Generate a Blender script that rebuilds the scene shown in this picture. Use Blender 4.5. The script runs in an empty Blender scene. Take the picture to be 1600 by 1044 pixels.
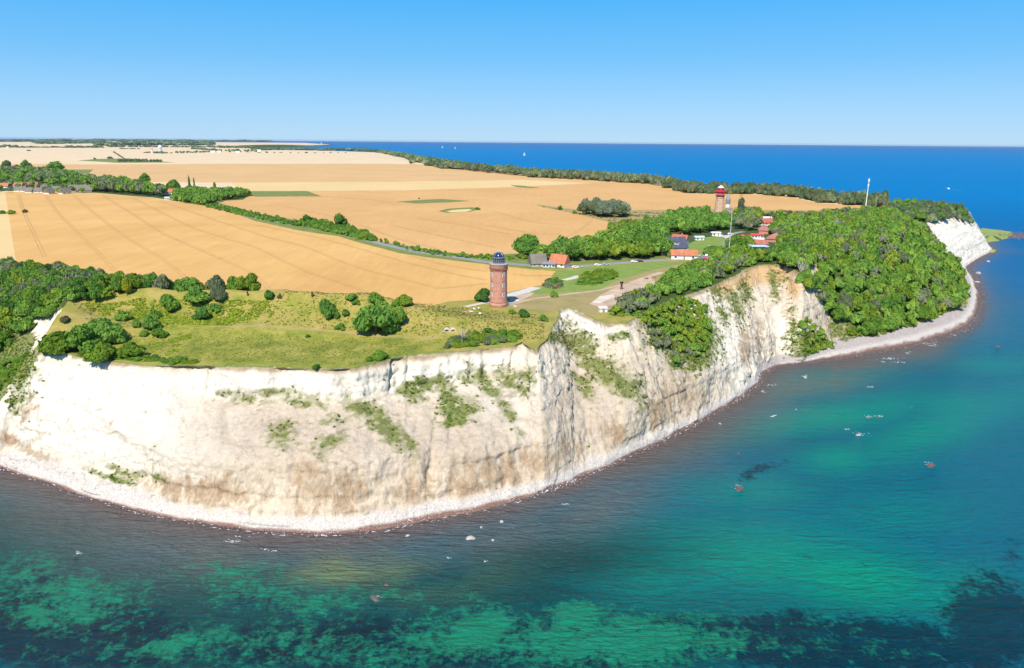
import bpy, math, random
import numpy as np
from mathutils import Matrix, Vector
from mathutils.bvhtree import BVHTree
from mathutils.geometry import delaunay_2d_cdt

rng = np.random.default_rng(7)
random.seed(7)
SC = bpy.context.scene
COL = SC.collection

# ---------------------------------------------------------------- camera
W_PX, H_PX, F_PX = 1600.0, 1044.0, 1150.0
CAM_Z = 117.0
HORIZON = 220.6
PITCH = math.atan((H_PX/2-HORIZON)/F_PX)
ROLL = math.radians(0.46)
cam_data = bpy.data.cameras.new('camera')
cam_data.sensor_width = 36.0
cam_data.lens = F_PX/W_PX*36.0
cam_data.clip_start = 1.0
cam_data.clip_end = 400000.0
cam = bpy.data.objects.new('camera', cam_data)
COL.objects.link(cam)
cam_rot = Matrix.Rotation(math.pi/2-PITCH, 4, 'X') @ Matrix.Rotation(ROLL, 4, 'Z')
cam.matrix_world = Matrix.Translation((0, 0, CAM_Z)) @ cam_rot
SC.camera = cam
RM = np.array(cam_rot.to_3x3())

# ---------------------------------------------------------------- light
SUN_EL = math.radians(50)
SH = np.array([0.30, 0.95]); SH /= np.linalg.norm(SH)          # where shadows fall
world = bpy.data.worlds.new('World'); SC.world = world
world.use_nodes = True
wn = world.node_tree.nodes; wl = world.node_tree.links
bg = wn['Background']
sky = wn.new('ShaderNodeTexSky'); sky.sky_type = 'NISHITA'; sky.sun_disc = False
sky.sun_elevation = SUN_EL
sky.sun_rotation = math.atan2(-SH[0], -SH[1])
sky.altitude = 0; sky.air_density = 1.0; sky.dust_density = 0.15; sky.ozone_density = 3.0
# the clear summer sky: the daylight model blended with an even blue gradient by height
tcw = wn.new('ShaderNodeTexCoord'); sxyz = wn.new('ShaderNodeSeparateXYZ'); wl.new(tcw.outputs['Generated'], sxyz.inputs[0])
rw = wn.new('ShaderNodeValToRGB'); e = rw.color_ramp.elements
SKY_STOPS = [(0.0, (3.2, 5.2, 7.1)), (.04, (2.4, 4.8, 7.4)), (.10, (1.15, 4.0, 7.3)), (.17, (.42, 3.4, 7.3)), (.35, (.6, 2.6, 6.0)), (1.0, (.5, 1.9, 4.2))]
while len(e) < len(SKY_STOPS): e.new(.5)
for k, (p_, c_) in enumerate(SKY_STOPS): e[k].position = p_; e[k].color = (*c_, 1)
wl.new(sxyz.outputs['Z'], rw.inputs[0])
mxw = wn.new('ShaderNodeMix'); mxw.data_type = 'RGBA'; mxw.inputs[0].default_value = .90
wl.new(sky.outputs[0], mxw.inputs[6]); wl.new(rw.outputs[0], mxw.inputs[7]); wl.new(mxw.outputs[2], bg.inputs['Color'])
bg.inputs['Strength'].default_value = 0.1
sun = bpy.data.lights.new('sun', 'SUN'); sun.energy = 4.6; sun.angle = math.radians(0.5)
sun.color = (1.0, 0.93, 0.83)
suno = bpy.data.objects.new('sun', sun); COL.objects.link(suno)
ld = Vector((SH[0]*math.cos(SUN_EL), SH[1]*math.cos(SUN_EL), -math.sin(SUN_EL)))
suno.rotation_euler = ld.to_track_quat('-Z', 'Y').to_euler()
SC.view_settings.view_transform = 'Standard'; SC.view_settings.look = 'None'
SC.view_settings.gamma = 1.0; SC.view_settings.use_curve_mapping = False
SC.view_settings.exposure = 0.42

# ---------------------------------------------------------------- helpers
def ray(px, py):
    px = np.asarray(px, float); py = np.asarray(py, float)
    d = np.stack([(px-W_PX/2)/F_PX, -(py-H_PX/2)/F_PX, -np.ones_like(px)], -1)
    return d @ RM.T
def at_z(px, py, z):
    d = ray(px, py); t = (z-CAM_Z)/d[..., 2]
    return np.stack([d[..., 0]*t, d[..., 1]*t], -1)
def project(P):
    q = (np.asarray(P, float)-np.array([0, 0, CAM_Z])) @ RM
    w = np.maximum(-q[..., 2], 1e-3)
    return q[..., 0]/w*F_PX+W_PX/2, H_PX/2-q[..., 1]/w*F_PX, w

def _hash(ix, iy, iz, s):
    n = (ix*374761393+iy*668265263+iz*2147483647*3+s*974634777) & 0xffffffff
    n = ((n ^ (n >> 13))*1274126177) & 0xffffffff
    n = (n ^ (n >> 16)) & 0xffffff
    return n/float(0xffffff)
def vnoise(x, y, z=0.0, s=0):
    x, y, z = np.broadcast_arrays(np.asarray(x, float), np.asarray(y, float), np.asarray(z, float))
    ix, iy, iz = np.floor(x).astype(np.int64), np.floor(y).astype(np.int64), np.floor(z).astype(np.int64)
    fx, fy, fz = x-ix, y-iy, z-iz
    fx, fy, fz = [f*f*(3-2*f) for f in (fx, fy, fz)]
    r = 0
    for dx in (0, 1):
        for dy in (0, 1):
            for dz in (0, 1):
                w = (fx if dx else 1-fx)*(fy if dy else 1-fy)*(fz if dz else 1-fz)
                r = r+w*_hash(ix+dx, iy+dy, iz+dz, s)
    return r*2-1
def fbm(x, y, z=0.0, s=0, o=4):
    r = 0; a = 1; t = 0
    for k in range(o):
        f = 2.0**k
        r = r+a*vnoise(x*f, y*f, np.asarray(z)*f, s+k); t += a; a *= .5
    return r/t
def sstep(a, b, x):
    t = np.clip((x-a)/(b-a), 0, 1); return t*t*(3-2*t)
def seg_dist(P, poly):
    """distance of each point to a polyline, and signed side"""
    P = np.asarray(P, float); poly = np.asarray(poly, float)
    best = np.full(P.shape[:-1], 1e18); par = np.zeros(P.shape[:-1])
    L = 0
    for a, b in zip(poly[:-1], poly[1:]):
        ab = b-a; l2 = ab@ab
        t = np.clip(((P-a)@ab)/max(l2, 1e-9), 0, 1)
        q = P-(a+t[..., None]*ab); d = q[..., 0]**2+q[..., 1]**2
        m = d < best
        best = np.where(m, d, best); par = np.where(m, L+t*math.sqrt(l2), par)
        L += math.sqrt(l2)
    return np.sqrt(best), par, L
def inside(P, poly):
    P = np.asarray(P, float); poly = np.asarray(poly, float)
    x, y = P[..., 0], P[..., 1]; c = np.zeros(x.shape, bool)
    n = len(poly)
    for i in range(n):
        x1, y1 = poly[i]; x2, y2 = poly[(i+1) % n]
        if y1 == y2: continue
        m = ((y1 > y) != (y2 > y)) & (x < (x2-x1)*(y-y1)/(y2-y1)+x1)
        c ^= m
    return c
def densify(poly, step, closed=False):
    poly = [np.asarray(p, float) for p in poly]
    out = []
    n = len(poly)
    for i in range(n if closed else n-1):
        a, b = poly[i], poly[(i+1) % n]
        k = max(1, int(np.linalg.norm(b-a)/step))
        for j in range(k): out.append(a+(b-a)*j/k)
    if not closed: out.append(poly[-1])
    return np.array(out)
def smooth_line(pts, n=8):
    P = [np.asarray(p, float) for p in pts]
    P = [2*P[0]-P[1]]+P+[2*P[-1]-P[-2]]
    out = []
    for i in range(1, len(P)-2):
        for j in range(n):
            t = j/n
            out.append(.5*((2*P[i])+(-P[i-1]+P[i+1])*t+(2*P[i-1]-5*P[i]+4*P[i+1]-P[i+2])*t*t+(-P[i-1]+3*P[i]-3*P[i+1]+P[i+2])*t**3))
    out.append(P[-2]); return np.array(out)

def mesh_np(name, V, F, mats=None, mi=None, smooth=False):
    V = np.asarray(V, np.float32); F = np.asarray(F, np.int32)
    me = bpy.data.meshes.new(name)
    k = F.shape[1]
    me.vertices.add(len(V)); me.vertices.foreach_set('co', V.ravel())
    me.loops.add(F.size); me.loops.foreach_set('vertex_index', F.ravel())
    me.polygons.add(len(F)); me.polygons.foreach_set('loop_start', np.arange(0, F.size, k, dtype=np.int32))
    if mats:
        for m in (mats if isinstance(mats, (list, tuple)) else [mats]): me.materials.append(m)
    if mi is not None: me.polygons.foreach_set('material_index', np.asarray(mi, np.int32))
    me.update(calc_edges=True)
    me.polygons.foreach_set('use_smooth', np.full(len(F), smooth, bool))
    return me
def attr(me, name, vals):
    a = me.attributes.new(name, 'FLOAT', 'POINT'); a.data.foreach_set('value', np.asarray(vals, np.float32).ravel())
def attr_col(me, name, vals):
    a = me.attributes.new(name, 'FLOAT_COLOR', 'POINT')
    v = np.ones((len(vals), 4), np.float32); v[:, :3] = vals
    a.data.foreach_set('color', v.ravel())
def obj(name, me, parent=None, loc=None, kind=None, label=None, cat=None, group=None, rz=None):
    o = bpy.data.objects.new(name, me); COL.objects.link(o)
    if parent: o.parent = parent
    if loc is not None: o.location = loc
    if rz is not None: o.rotation_euler = (0, 0, rz)
    if kind: o['kind'] = kind
    if label: o['label'] = label
    if cat: o['category'] = cat
    if group: o['group'] = group
    return o
def thing(name, label, cat, loc, rz=0, group=None):
    return obj(name, None, None, loc, None, label, cat, group, rz)
def copy_tree(o, parent=None):
    c = o.copy(); COL.objects.link(c)
    if parent: c.parent = parent
    for ch in o.children: copy_tree(ch, c)
    return c

class MB:
    """collects shapes into one mesh"""
    def __init__(s): s.v = []; s.f = []
    def add(s, vs, fs):
        b = len(s.v); s.v += [tuple(map(float, v)) for v in vs]; s.f += [tuple(i+b for i in f) for f in fs]; return s
    def box(s, x0, x1, y0, y1, z0, z1):
        return s.add([(x0,y0,z0),(x1,y0,z0),(x1,y1,z0),(x0,y1,z0),(x0,y0,z1),(x1,y0,z1),(x1,y1,z1),(x0,y1,z1)],
            [(0,3,2,1),(4,5,6,7),(0,1,5,4),(1,2,6,5),(2,3,7,6),(3,0,4,7)])
    def lathe(s, prof, n=24, cx=0, cy=0, ph=0, caps=True):
        vs = []; fs = []
        for r, z in prof:
            for k in range(n):
                a = 2*math.pi*k/n+ph; vs.append((cx+r*math.cos(a), cy+r*math.sin(a), z))
        for i in range(len(prof)-1):
            for k in range(n):
                k2 = (k+1) % n; fs.append((i*n+k, i*n+k2, (i+1)*n+k2, (i+1)*n+k))
        if caps:
            fs.append(tuple(range(n))[::-1]); fs.append(tuple((len(prof)-1)*n+k for k in range(n)))
        return s.add(vs, fs)
    def tube(s, a, b, r0, r1=None, n=6):
        r1 = r0 if r1 is None else r1
        a = Vector(a); b = Vector(b); q = (b-a).to_track_quat('Z', 'Y')
        vs = []
        for p, r in ((a, r0), (b, r1)):
            for k in range(n):
                t = 2*math.pi*k/n; vs.append(p+q @ Vector((r*math.cos(t), r*math.sin(t), 0)))
        fs = [(k, (k+1) % n, n+(k+1) % n, n+k) for k in range(n)]+[tuple(range(n))[::-1], tuple(range(n, 2*n))]
        return s.add(vs, fs)
    def me(s, name, mat, smooth=False):
        m = bpy.data.meshes.new(name); m.from_pydata(s.v, [], s.f); m.materials.append(mat); m.update()
        if smooth: m.polygons.foreach_set('use_smooth', [True]*len(m.polygons))
        return m
    def part(s, name, mat, parent, smooth=False, **k):
        return obj(name, s.me(name, mat, smooth), parent, **k)

# ---------------------------------------------------------------- materials
class NT:
    def __init__(s, name):
        s.m = bpy.data.materials.new(name); s.m.use_nodes = True
        s.t = s.m.node_tree; s.n = s.t.nodes; s.l = s.t.links
        s.b = s.n['Principled BSDF']; s.out = s.n['Material Output']
        s.b.inputs['Roughness'].default_value = 0.9
        s.b.inputs['Specular IOR Level'].default_value = 0.2
    def co(s, scale=(1, 1, 1), kind='Object', rot=(0, 0, 0)):
        tc = s.n.new('ShaderNodeTexCoord'); mp = s.n.new('ShaderNodeMapping')
        mp.inputs['Scale'].default_value = scale; mp.inputs['Rotation'].default_value = rot
        s.l.new(tc.outputs[kind], mp.inputs[0]); return mp.outputs[0]
    def pos(s, scale=(1, 1, 1), rot=(0, 0, 0)):
        g = s.n.new('ShaderNodeNewGeometry'); mp = s.n.new('ShaderNodeMapping')
        mp.inputs['Scale'].default_value = scale; mp.inputs['Rotation'].default_value = rot
        s.l.new(g.outputs['Position'], mp.inputs[0]); return mp.outputs[0]
    def noise(s, vec, scale, detail=5, rough=.55, dist=0.0):
        n = s.n.new('ShaderNodeTexNoise'); n.inputs['Scale'].default_value = scale
        n.inputs['Detail'].default_value = detail; n.inputs['Roughness'].default_value = rough
        n.inputs['Distortion'].default_value = dist
        s.l.new(vec, n.inputs['Vector']); return n.outputs['Fac']
    def voro(s, vec, scale, feat='F1', out='Distance'):
        n = s.n.new('ShaderNodeTexVoronoi'); n.feature = feat; n.inputs['Scale'].default_value = scale
        s.l.new(vec, n.inputs['Vector']); return n.outputs[out]
    def ramp(s, fac, stops):
        r = s.n.new('ShaderNodeValToRGB'); e = r.color_ramp.elements
        while len(e) < len(stops): e.new(.5)
        for k, (p, c) in enumerate(stops):
            e[k].position = p; e[k].color = (*c, 1) if len(c) == 3 else c
        s.l.new(fac, r.inputs[0]); return r.outputs[0]
    def rng(s, v, a, b, c=0.0, d=1.0):
        r = s.n.new('ShaderNodeMapRange'); s.l.new(v, r.inputs[0])
        for i, x in zip((1, 2, 3, 4), (a, b, c, d)): r.inputs[i].default_value = x
        return r.outputs[0]
    def mix(s, f, a, b, mode='MIX'):
        m = s.n.new('ShaderNodeMix'); m.data_type = 'RGBA'; m.blend_type = mode
        for sock, v in ((m.inputs[0], f), (m.inputs[6], a), (m.inputs[7], b)):
            if isinstance(v, (int, float)): sock.default_value = v
            elif isinstance(v, tuple): sock.default_value = (*v, 1)
            else: s.l.new(v, sock)
        return m.outputs[2]
    def math(s, op, a, b=None):
        m = s.n.new('ShaderNodeMath'); m.operation = op
        for sock, v in ((m.inputs[0], a), (m.inputs[1], b)):
            if v is None: continue
            if isinstance(v, (int, float)): sock.default_value = v
            else: s.l.new(v, sock)
        return m.outputs[0]
    def at(s, name, out='Fac'):
        a = s.n.new('ShaderNodeAttribute'); a.attribute_name = name; return a.outputs[out]
    def bump(s, h, strength=.5, dist=.2):
        b = s.n.new('ShaderNodeBump'); b.inputs['Strength'].default_value = strength
        b.inputs['Distance'].default_value = dist; s.l.new(h, b.inputs['Height'])
        s.l.new(b.outputs[0], s.b.inputs['Normal'])
    def base(s, c): s.l.new(c, s.b.inputs['Base Color'])

def plain(name, c, var=.12, scale=1.5, rough=.8, spec=.2, metal=0.0):
    t = NT(name); v = t.noise(t.co(), scale, 4)
    a = tuple(x*(1-var) for x in c); b = tuple(min(1, x*(1+var)) for x in c)
    t.base(t.ramp(v, [(.3, a), (.7, b)])); t.b.inputs['Roughness'].default_value = rough
    t.b.inputs['Specular IOR Level'].default_value = spec; t.b.inputs['Metallic'].default_value = metal
    return t.m
def crop(name, c1, c2, row=True):
    t = NT(name); p = t.pos()
    n1 = t.noise(p, .012, 5); n2 = t.noise(t.pos((.6, .06, .3), (0, 0, .5)), .5, 4); n3 = t.noise(p, 1.3, 3)
    f = t.math('ADD', t.math('MULTIPLY', n1, .55), t.math('ADD', t.math('MULTIPLY', n2, .3), t.math('MULTIPLY', n3, .15)))
    t.base(t.ramp(f, [(.36, c1), (.62, c2)])); t.bump(n3, .25, .2)
    return t.m
def grassmat(name, stops, scale=.12):
    t = NT(name); p = t.pos()
    n1 = t.noise(p, scale, 6, .65); n2 = t.noise(p, 1.1, 4, .7)
    f = t.math('ADD', t.math('MULTIPLY', n1, .6), t.math('MULTIPLY', n2, .4))
    t.base(t.ramp(f, stops)); t.bump(n2, .6, .6); return t.m

M = {}
M['wheat'] = crop('ripe_wheat', (.53, .29, .090), (.64, .38, .130))
M['wheat2'] = crop('pinkish_wheat', (.52, .285, .10), (.60, .35, .135))
M['orange'] = crop('tan_crop', (.53, .32, .13), (.60, .37, .165))
M['pale'] = crop('pale_stubble', (.60, .42, .18), (.66, .47, .22))
M['vpale'] = crop('bleached_stubble', (.60, .44, .26), (.68, .52, .33))
M['track'] = plain('trampled_wheat', (.465, .265, .09), .2, .3)
M['meadow'] = grassmat('meadow_grass', [(.34, (.10, .145, .02)), (.45, (.18, .205, .028)), (.54, (.27, .26, .042)), (.64, (.38, .32, .09))])
M['bank'] = grassmat('dry_bank_grass', [(.34, (.14, .17, .022)), (.44, (.24, .24, .04)), (.54, (.34, .27, .07)), (.66, (.44, .32, .13))])
M['dry'] = grassmat('dry_grass', [(.3, (.22, .19, .06)), (.5, (.32, .25, .10)), (.7, (.40, .28, .14))])
M['lawn'] = grassmat('mown_grass', [(.3, (.13, .20, .03)), (.5, (.19, .26, .05)), (.7, (.28, .31, .08))])
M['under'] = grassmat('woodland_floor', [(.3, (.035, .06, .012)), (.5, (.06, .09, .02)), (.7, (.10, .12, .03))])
M['verge'] = grassmat('roadside_grass', [(.3, (.10, .15, .03)), (.5, (.17, .20, .05)), (.7, (.28, .27, .09))])
M['farwood'] = plain('far_woodland', (.045, .075, .05), .3, .004)
M['road'] = plain('grey_asphalt', (.26, .255, .26), .12, .4)
M['path'] = plain('white_gravel', (.55, .50, .43), .12, .5)
M['dirt'] = plain('trodden_sandy_earth', (.48, .35, .24), .22, .12)
M['scar'] = plain('bare_chalky_patch', (.62, .52, .42), .15, .2)
# ---------------------------------------------------------------- height of the land
def PX(lst, z): return np.array([at_z(a, b, z) for a, b in lst])
RAMP = PX([(96, 478), (118, 466), (160, 461), (250, 460), (330, 461), (400, 463), (480, 464), (560, 465), (620, 469), (680, 473), (735, 479)], 49.0)
def zt(x, y):
    x = np.asarray(x, float); y = np.asarray(y, float)
    r = np.hypot(x, y)
    z = 42.0-22*sstep(1400, 6000, r)
    z = z+1.6*fbm(x/260, y/260, 0, 3, 2)*sstep(380, 700, r)
    z = z+.35*fbm(x/28, y/28, 0, 5, 3)
    # lower meadow inside the old bank
    z = z-4.0*(1-sstep(288, 312, y+0.10*np.abs(x+60)))*(1-sstep(-15, 45, x))
    P = np.stack([x, y], -1)
    near = (y < 520) & (x < 120) & (y > 200)
    d = np.full(x.shape, 1e3); s = np.zeros(x.shape)
    if near.any():
        dd, ss, L = seg_dist(P[near], RAMP); d[near] = dd; s[near] = ss/L
    h = 9.5*(1-.80*sstep(.70, 1.0, s))*(.55+.45*sstep(0, .16, s))
    w = 10.0+2*vnoise(x/30, y/30, 0, 9)
    z = z+h*np.exp(-(d/w)**2)*(1+.1*vnoise(x/9, y/9, 0, 11))
    # far wooded hills on the left horizon
    z = z+28*np.exp(-((x+4300)/1500)**2-((y-11000)/1200)**2)
    return z
def unproj(px, py):
    d = ray(px, py); t = np.geomspace(180, 26000, 2600)
    hd = math.hypot(d[0], d[1]); t = t/hd
    P = t[:, None]*d
    g = CAM_Z+P[:, 2]-zt(P[:, 0], P[:, 1])
    i = int(np.argmax(g < 0))
    if g[i] >= 0: i = len(t)-1
    if i > 0:
        a = g[i-1]/(g[i-1]-g[i]+1e-9); q = P[i-1]+(P[i]-P[i-1])*a
    else: q = P[0]
    return q[:2]
def UP(lst): return [unproj(a, b) for a, b in lst]

# ---------------------------------------------------------------- coast
PROF = {
 'chalk': ([0, .055, .12, .27, .58, .87, .95, 1], [0, .035, .10, .45, .60, .72, .95, 1]),
 'face':  ([0, .11, .24, .42, .62, .84, .96, 1], [0, .06, .17, .44, .66, .86, .98, 1]),
 'slope': ([0, .035, .075, .20, .48, .78, .94, 1], [0, .05, .10, .36, .62, .85, .96, 1]),
 'wood':  ([0, .16, .24, .32, .52, .78, .93, 1], [0, .05, .09, .22, .52, .82, .96, 1]),
 'bluff': ([0, .05, .12, .28, .52, .75, .90, 1], [0, .04, .08, .34, .62, .84, .96, 1]),
 'spit':  ([0, .15, .35, .55, .68, .85, .95, 1], [0, .04, .05, .07, .40, .80, .96, 1]),
}
ST = [((-760, 455), (-640, 392), 'wood'), ((-500, 505), (-380, 402), 'wood'), ((-300, 575), (-190, 414), 'wood'),
 ((-150, 660), (-60, 430), 'wood'), ((-70, 703), (30, 452), 'wood'), ((-35, 718), (85, 472), 'wood'), ((-18, 725), (96, 486), 'slope'),
 ((-8, 729), (78, 515), 'slope'), ((2, 732), (52, 545), 'face'),
 ((20, 738), (66, 551), 'face'), ((60, 752), (98, 552), 'face'), ((120, 772), (155, 562), 'face'), ((200, 795), (237, 571), 'face'),
 ((280, 812), (315, 571), 'chalk'), ((400, 830), (400, 571), 'chalk'), ((500, 835), (494, 576), 'chalk'),
 ((560, 832), (556, 573), 'chalk'), ((600, 828), (597, 564), 'chalk'), ((640, 820), (634, 556), 'chalk'),
 ((700, 808), (697, 549), 'chalk'), ((760, 797), (744, 545), 'chalk'), ((810, 783), (797, 540), 'chalk'),
 ((835, 775), (816, 533), 'slope'), ((850, 769), (836, 547), 'slope'), ((866, 764), (853, 533), 'slope'),
 ((884, 757), (865, 505), 'slope'), ((900, 750), (874, 485), 'slope'), ((917, 743), (888, 480), 'slope'),
 ((945, 731), (914, 491), 'slope'), ((975, 718), (946, 504), 'slope'), ((1000, 706), (978, 505), 'slope'),
 ((1030, 691), (1004, 488), 'slope'), ((1060, 676), (1041, 471), 'slope'), ((1100, 655), (1088, 456), 'slope'),
 ((1140, 632), (1122, 442), 'slope'), ((1170, 612), (1148, 430), 'slope'), ((1185, 598), (1163, 420), 'slope'),
 ((1190, 584), (1190, 413), 'slope'), ((1210, 573), (1224, 413), 'slope'), ((1250, 567), (1248, 425), 'slope'),
 ((1310, 559), (1292, 402), 'wood'), ((1370, 549), (1340, 386), 'wood'), ((1430, 538), (1385, 374), 'wood'),
 ((1480, 523), (1412, 366), 'wood'), ((1515, 508), (1428, 360), 'wood'), ((1527, 488), (1435, 356), 'wood'),
 ((1531, 460), (1440, 354), 'wood'), ((1522, 436), (1443, 352), 'wood'), ((1510, 418), (1450, 346), 'bluff'), ((1530, 404), (1470, 341), 'bluff'),
 ((1552, 392), (1486, 337), 'bluff'), ((1546, 384), (1496, 335), 'bluff'), ((1539, 377), (1502, 332), 'bluff'), ((1535, 371), (1506, 329.5), 'bluff'), ((1529, 365), (1508, 327.5), 'bluff')]
Wp = np.array([at_z(*s[0], 0.0) for s in ST])
Ep = np.array([unproj(*s[1]) for s in ST])
PF = np.array([np.array(PROF[s[2]]) for s in ST])              # n,2,8
# the hidden north shore, behind the belt of trees
north = [(1470, 321), (1430, 317.5), (1385, 317.5), (1340, 316), (1275, 310), (1240, 304.5), (1185, 300), (1130, 298.5), (1077, 296), (1020, 285), (960, 280), (900, 276), (820, 272.5), (760, 267), (700, 260), (650, 251), (620, 244), (598, 238.6), (520, 236), (430, 232.5), (330, 229)]
Nn = np.array(UP(north))
Nfar = np.array([[-3400, 11500], [-3600, 15000], [-6000, 22000]])
Nn = np.vstack([Nn, Nfar])
# dense columns
def interp_cols():
    mid = (Wp*.5+Ep*.5)
    seg = np.maximum(np.linalg.norm(np.diff(Wp, axis=0), axis=1), np.linalg.norm(np.diff(Ep, axis=0), axis=1))
    Ws, Es, Ps, us = [], [], [], []
    u = 0
    useg = .65*np.linalg.norm(np.diff(Wp, axis=0), axis=1)+.35*np.linalg.norm(np.diff(Ep, axis=0), axis=1)
    for i in range(len(ST)-1):
        dist = .5*(np.linalg.norm(Wp[i])+np.linalg.norm(Wp[i+1]))
        step = .52*max(1, dist/300) if i > 3 else 3.0
        k = max(2, int(seg[i]/step))
        for j in range(k):
            t = j/k
            def cr(A):
                p0 = A[max(i-1, 0)]; p1 = A[i]; p2 = A[i+1]; p3 = A[min(i+2, len(A)-1)]
                return p1+(p2-p1)*t + .5*t*(1-t)*((p1-p0)*(1-t)*.35-(p3-p2)*t*.35)
            Ws.append(cr(Wp)); Es.append(Ep[i]+(Ep[i+1]-Ep[i])*t)
            tt = t*t*(3-2*t); Ps.append(PF[i]*(1-tt)+PF[i+1]*tt); us.append(u+useg[i]*t)
        u += useg[i]
    Ws.append(Wp[-1]); Es.append(Ep[-1]); Ps.append(PF[-1]); us.append(u)
    return np.array(Ws), np.array(Es), np.array(Ps), np.array(us)
CW, CE, CP, CU = interp_cols()
NC = len(CU)
tang = np.gradient(CW*.5+CE*.5, axis=0)
for _ in range(30): tang[1:-1] = (tang[:-2]+tang[1:-1]*2+tang[2:])/4
tang /= np.linalg.norm(tang, axis=1)[:, None]
OUT = np.stack([tang[:, 1], -tang[:, 0]], -1)                    # towards the sea
chalky = np.interp(np.arange(NC), np.linspace(0, NC-1, NC), (CP[:, 1, 5] != 0)*1.0)
# jagged cliff edge
edge_j = (1.3*fbm(CU/9, CU*0, 0, 21, 4)+.5*np.abs(vnoise(CU/2.2, 0, 0, 22)))
CE = CE+OUT*(edge_j[:, None])
CE_z = zt(CE[:, 0], CE[:, 1])
CW = CW+OUT*(1.0*fbm(CU/14, CU*0, 0, 23, 4))[:, None]
NR = 124
vs = np.linspace(0, 1, NR)
H = np.zeros((NC, NR)); Z = np.zeros((NC, NR))
for c in range(NC):
    h, z = CP[c]
    d = np.r_[0, np.cumsum(np.hypot(np.diff(h)*60, np.diff(z)*42))]; d /= d[-1]
    H[c] = np.interp(vs, d, h); Z[c] = np.interp(vs, d, z)
kern = np.array([1, 2, 1.])/4
for _ in range(2):
    H[:, 1:-1] = H[:, :-2]*.25+H[:, 1:-1]*.5+H[:, 2:]*.25
    Z[:, 1:-1] = Z[:, :-2]*.25+Z[:, 1:-1]*.5+Z[:, 2:]*.25
X = CW[:, None, 0]+H*(CE-CW)[:, None, 0]; Y = CW[:, None, 1]+H*(CE-CW)[:, None, 1]
ZZ = Z*CE_z[:, None]-0.25*(1-sstep(0, .05, vs))[None]
U = np.repeat(CU[:, None], NR, 1); Vv = np.repeat(vs[None], NC, 0)
px0, py0, _ = project(np.stack([X, Y, ZZ], -1))
woody = (CP[:, 0, 1] > .155)*1.0
for _ in range(60): woody[1:-1] = (woody[:-2]+woody[1:-1]*2+woody[2:])/4
rough = sstep(.05, .15, Z-.08*woody[:, None])*(1-.0*sstep(.97, 1, Z))*sstep(1.0, .93, Vv)*(1-.6*woody[:, None])
right = sstep(800, 900, px0)*(1-sstep(1390, 1440, px0))
slant = U+right*(-26)*(1-Z)+4*fbm(U/20, Z*3, 0, 31, 2)
rib1 = 1-np.abs(vnoise(slant/13, Z*.6, 0, 32))*2
rib2 = 1-np.abs(vnoise(slant/4.3, Z*1.2, 0, 33))*2
rib3 = fbm(slant/1.6, Z*4, 0, 34, 3)
flat = 1-.6*sstep(.10, .2, Z)*(1-sstep(560, 640, px0))          # smoother on the left
fan = sstep(840, 900, px0)*(1-sstep(1250, 1280, px0))
D = rough*(.8*rib1*(.35+.65*right)+.50*rib2*(flat*.8+.2)+.35*rib3+ .9*fbm(X/7, Y/7, ZZ/7, 35, 4)*flat + .35*fbm(X/1.8, Y/1.8, ZZ/1.8, 36, 3))
# spurs and hollows of the right-hand cliff
D += rough*fan*1.5*(1-np.abs(vnoise(slant/26, Z*.8, 0, 37))*2)*np.sin(np.pi*np.clip(Z, 0, 1))
# joints that cut the upright top band
band = sstep(.70, .78, Z)*sstep(1.0, .97, Vv)
D -= band*(2.4*sstep(.80, .97, 1-np.abs(vnoise(U/16+3, Z*.4, 0, 38)))*(1-right))
D += band*.7*np.sign(vnoise(U/6, 0, 0, 39))*np.abs(vnoise(U/6, 0, 0, 39))**.5*(1-right)
# the lower wall: alternately proud and hollow bays
low = sstep(.12, .2, Z)*(1-sstep(.42, .5, Z))
D += low*1.3*vnoise(U/11, Z*1.5, 0, 40)
# gashes: px centre, half width, z-range
for gx, gw, z0, z1, dep in ((610, 3.0, .72, 1.02, 4.0), (316, 2.6, .74, 1.0, 3.6), (287, 1.6, .78, 1.0, 2.0), (634, 2.6, .80, 1.0, 3.0), (462, 7, .28, .55, 2.5), (685, 9, .18, .60, 4.0), (708, 6, .42, .75, 2.6), (790, 6, .6, .95, 3.0), (652, 4, .4, .6, 1.8), (815, 6, .7, 1.02, 2.0), (1010, 8, .4, .9, 2.5)):
    gpx = gx+(Z-.6)*(14 if gx < 650 else 40)
    D -= (.62-.25*(gx > 780))*dep*np.exp(-((px0-gpx)/gw)**2)*sstep(z0-.05, z0+.03, Z)*sstep(z1+.02, z1-.04, Z)
foot = sstep(.02, .05, Z)*(1-sstep(.13, .22, Z))*(1-woody[:, None])
D += foot*2.2*np.maximum(0, vnoise(U/10, 0, 0, 81))*(1-Z*4)+foot*1.0*np.maximum(0, fbm(U/3, Z*20, 0, 82, 3))
face = rough*(1-woody[:, None])
# ledges and broken blocks
led = vnoise(U/40, Z*16+.5*fbm(U/15, Z*2, 0, 83, 2), 0, 84)
D += face*.35*np.sign(led)*np.abs(led)**.4
blk = np.floor((U+3*fbm(U/9, Z*4, 0, 85, 2))/3.1); blz = np.floor(Z*42/2.3+_hash(blk.astype(np.int64), blk.astype(np.int64)*0, blk.astype(np.int64)*0, 5)*3)
D += face*.30*(_hash(blk.astype(np.int64), blz.astype(np.int64), blk.astype(np.int64)*0, 6)-.5)*(.4+.6*sstep(-.1, .3, fbm(U/18, Z*3, 0, 86, 2)))
D += face*.5*(1-2*np.abs(fbm(X/2.6, Y/2.6, ZZ/2.6, 87, 3)))
sp = np.hypot(np.gradient(X, axis=0), np.gradient(Y, axis=0))/np.maximum(np.gradient(CU), 1e-3)[:, None]
for _ in range(12): sp[1:-1] = (sp[:-2]+2*sp[1:-1]+sp[2:])/4
D *= np.clip(sp*1.05, .12, 1)
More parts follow.
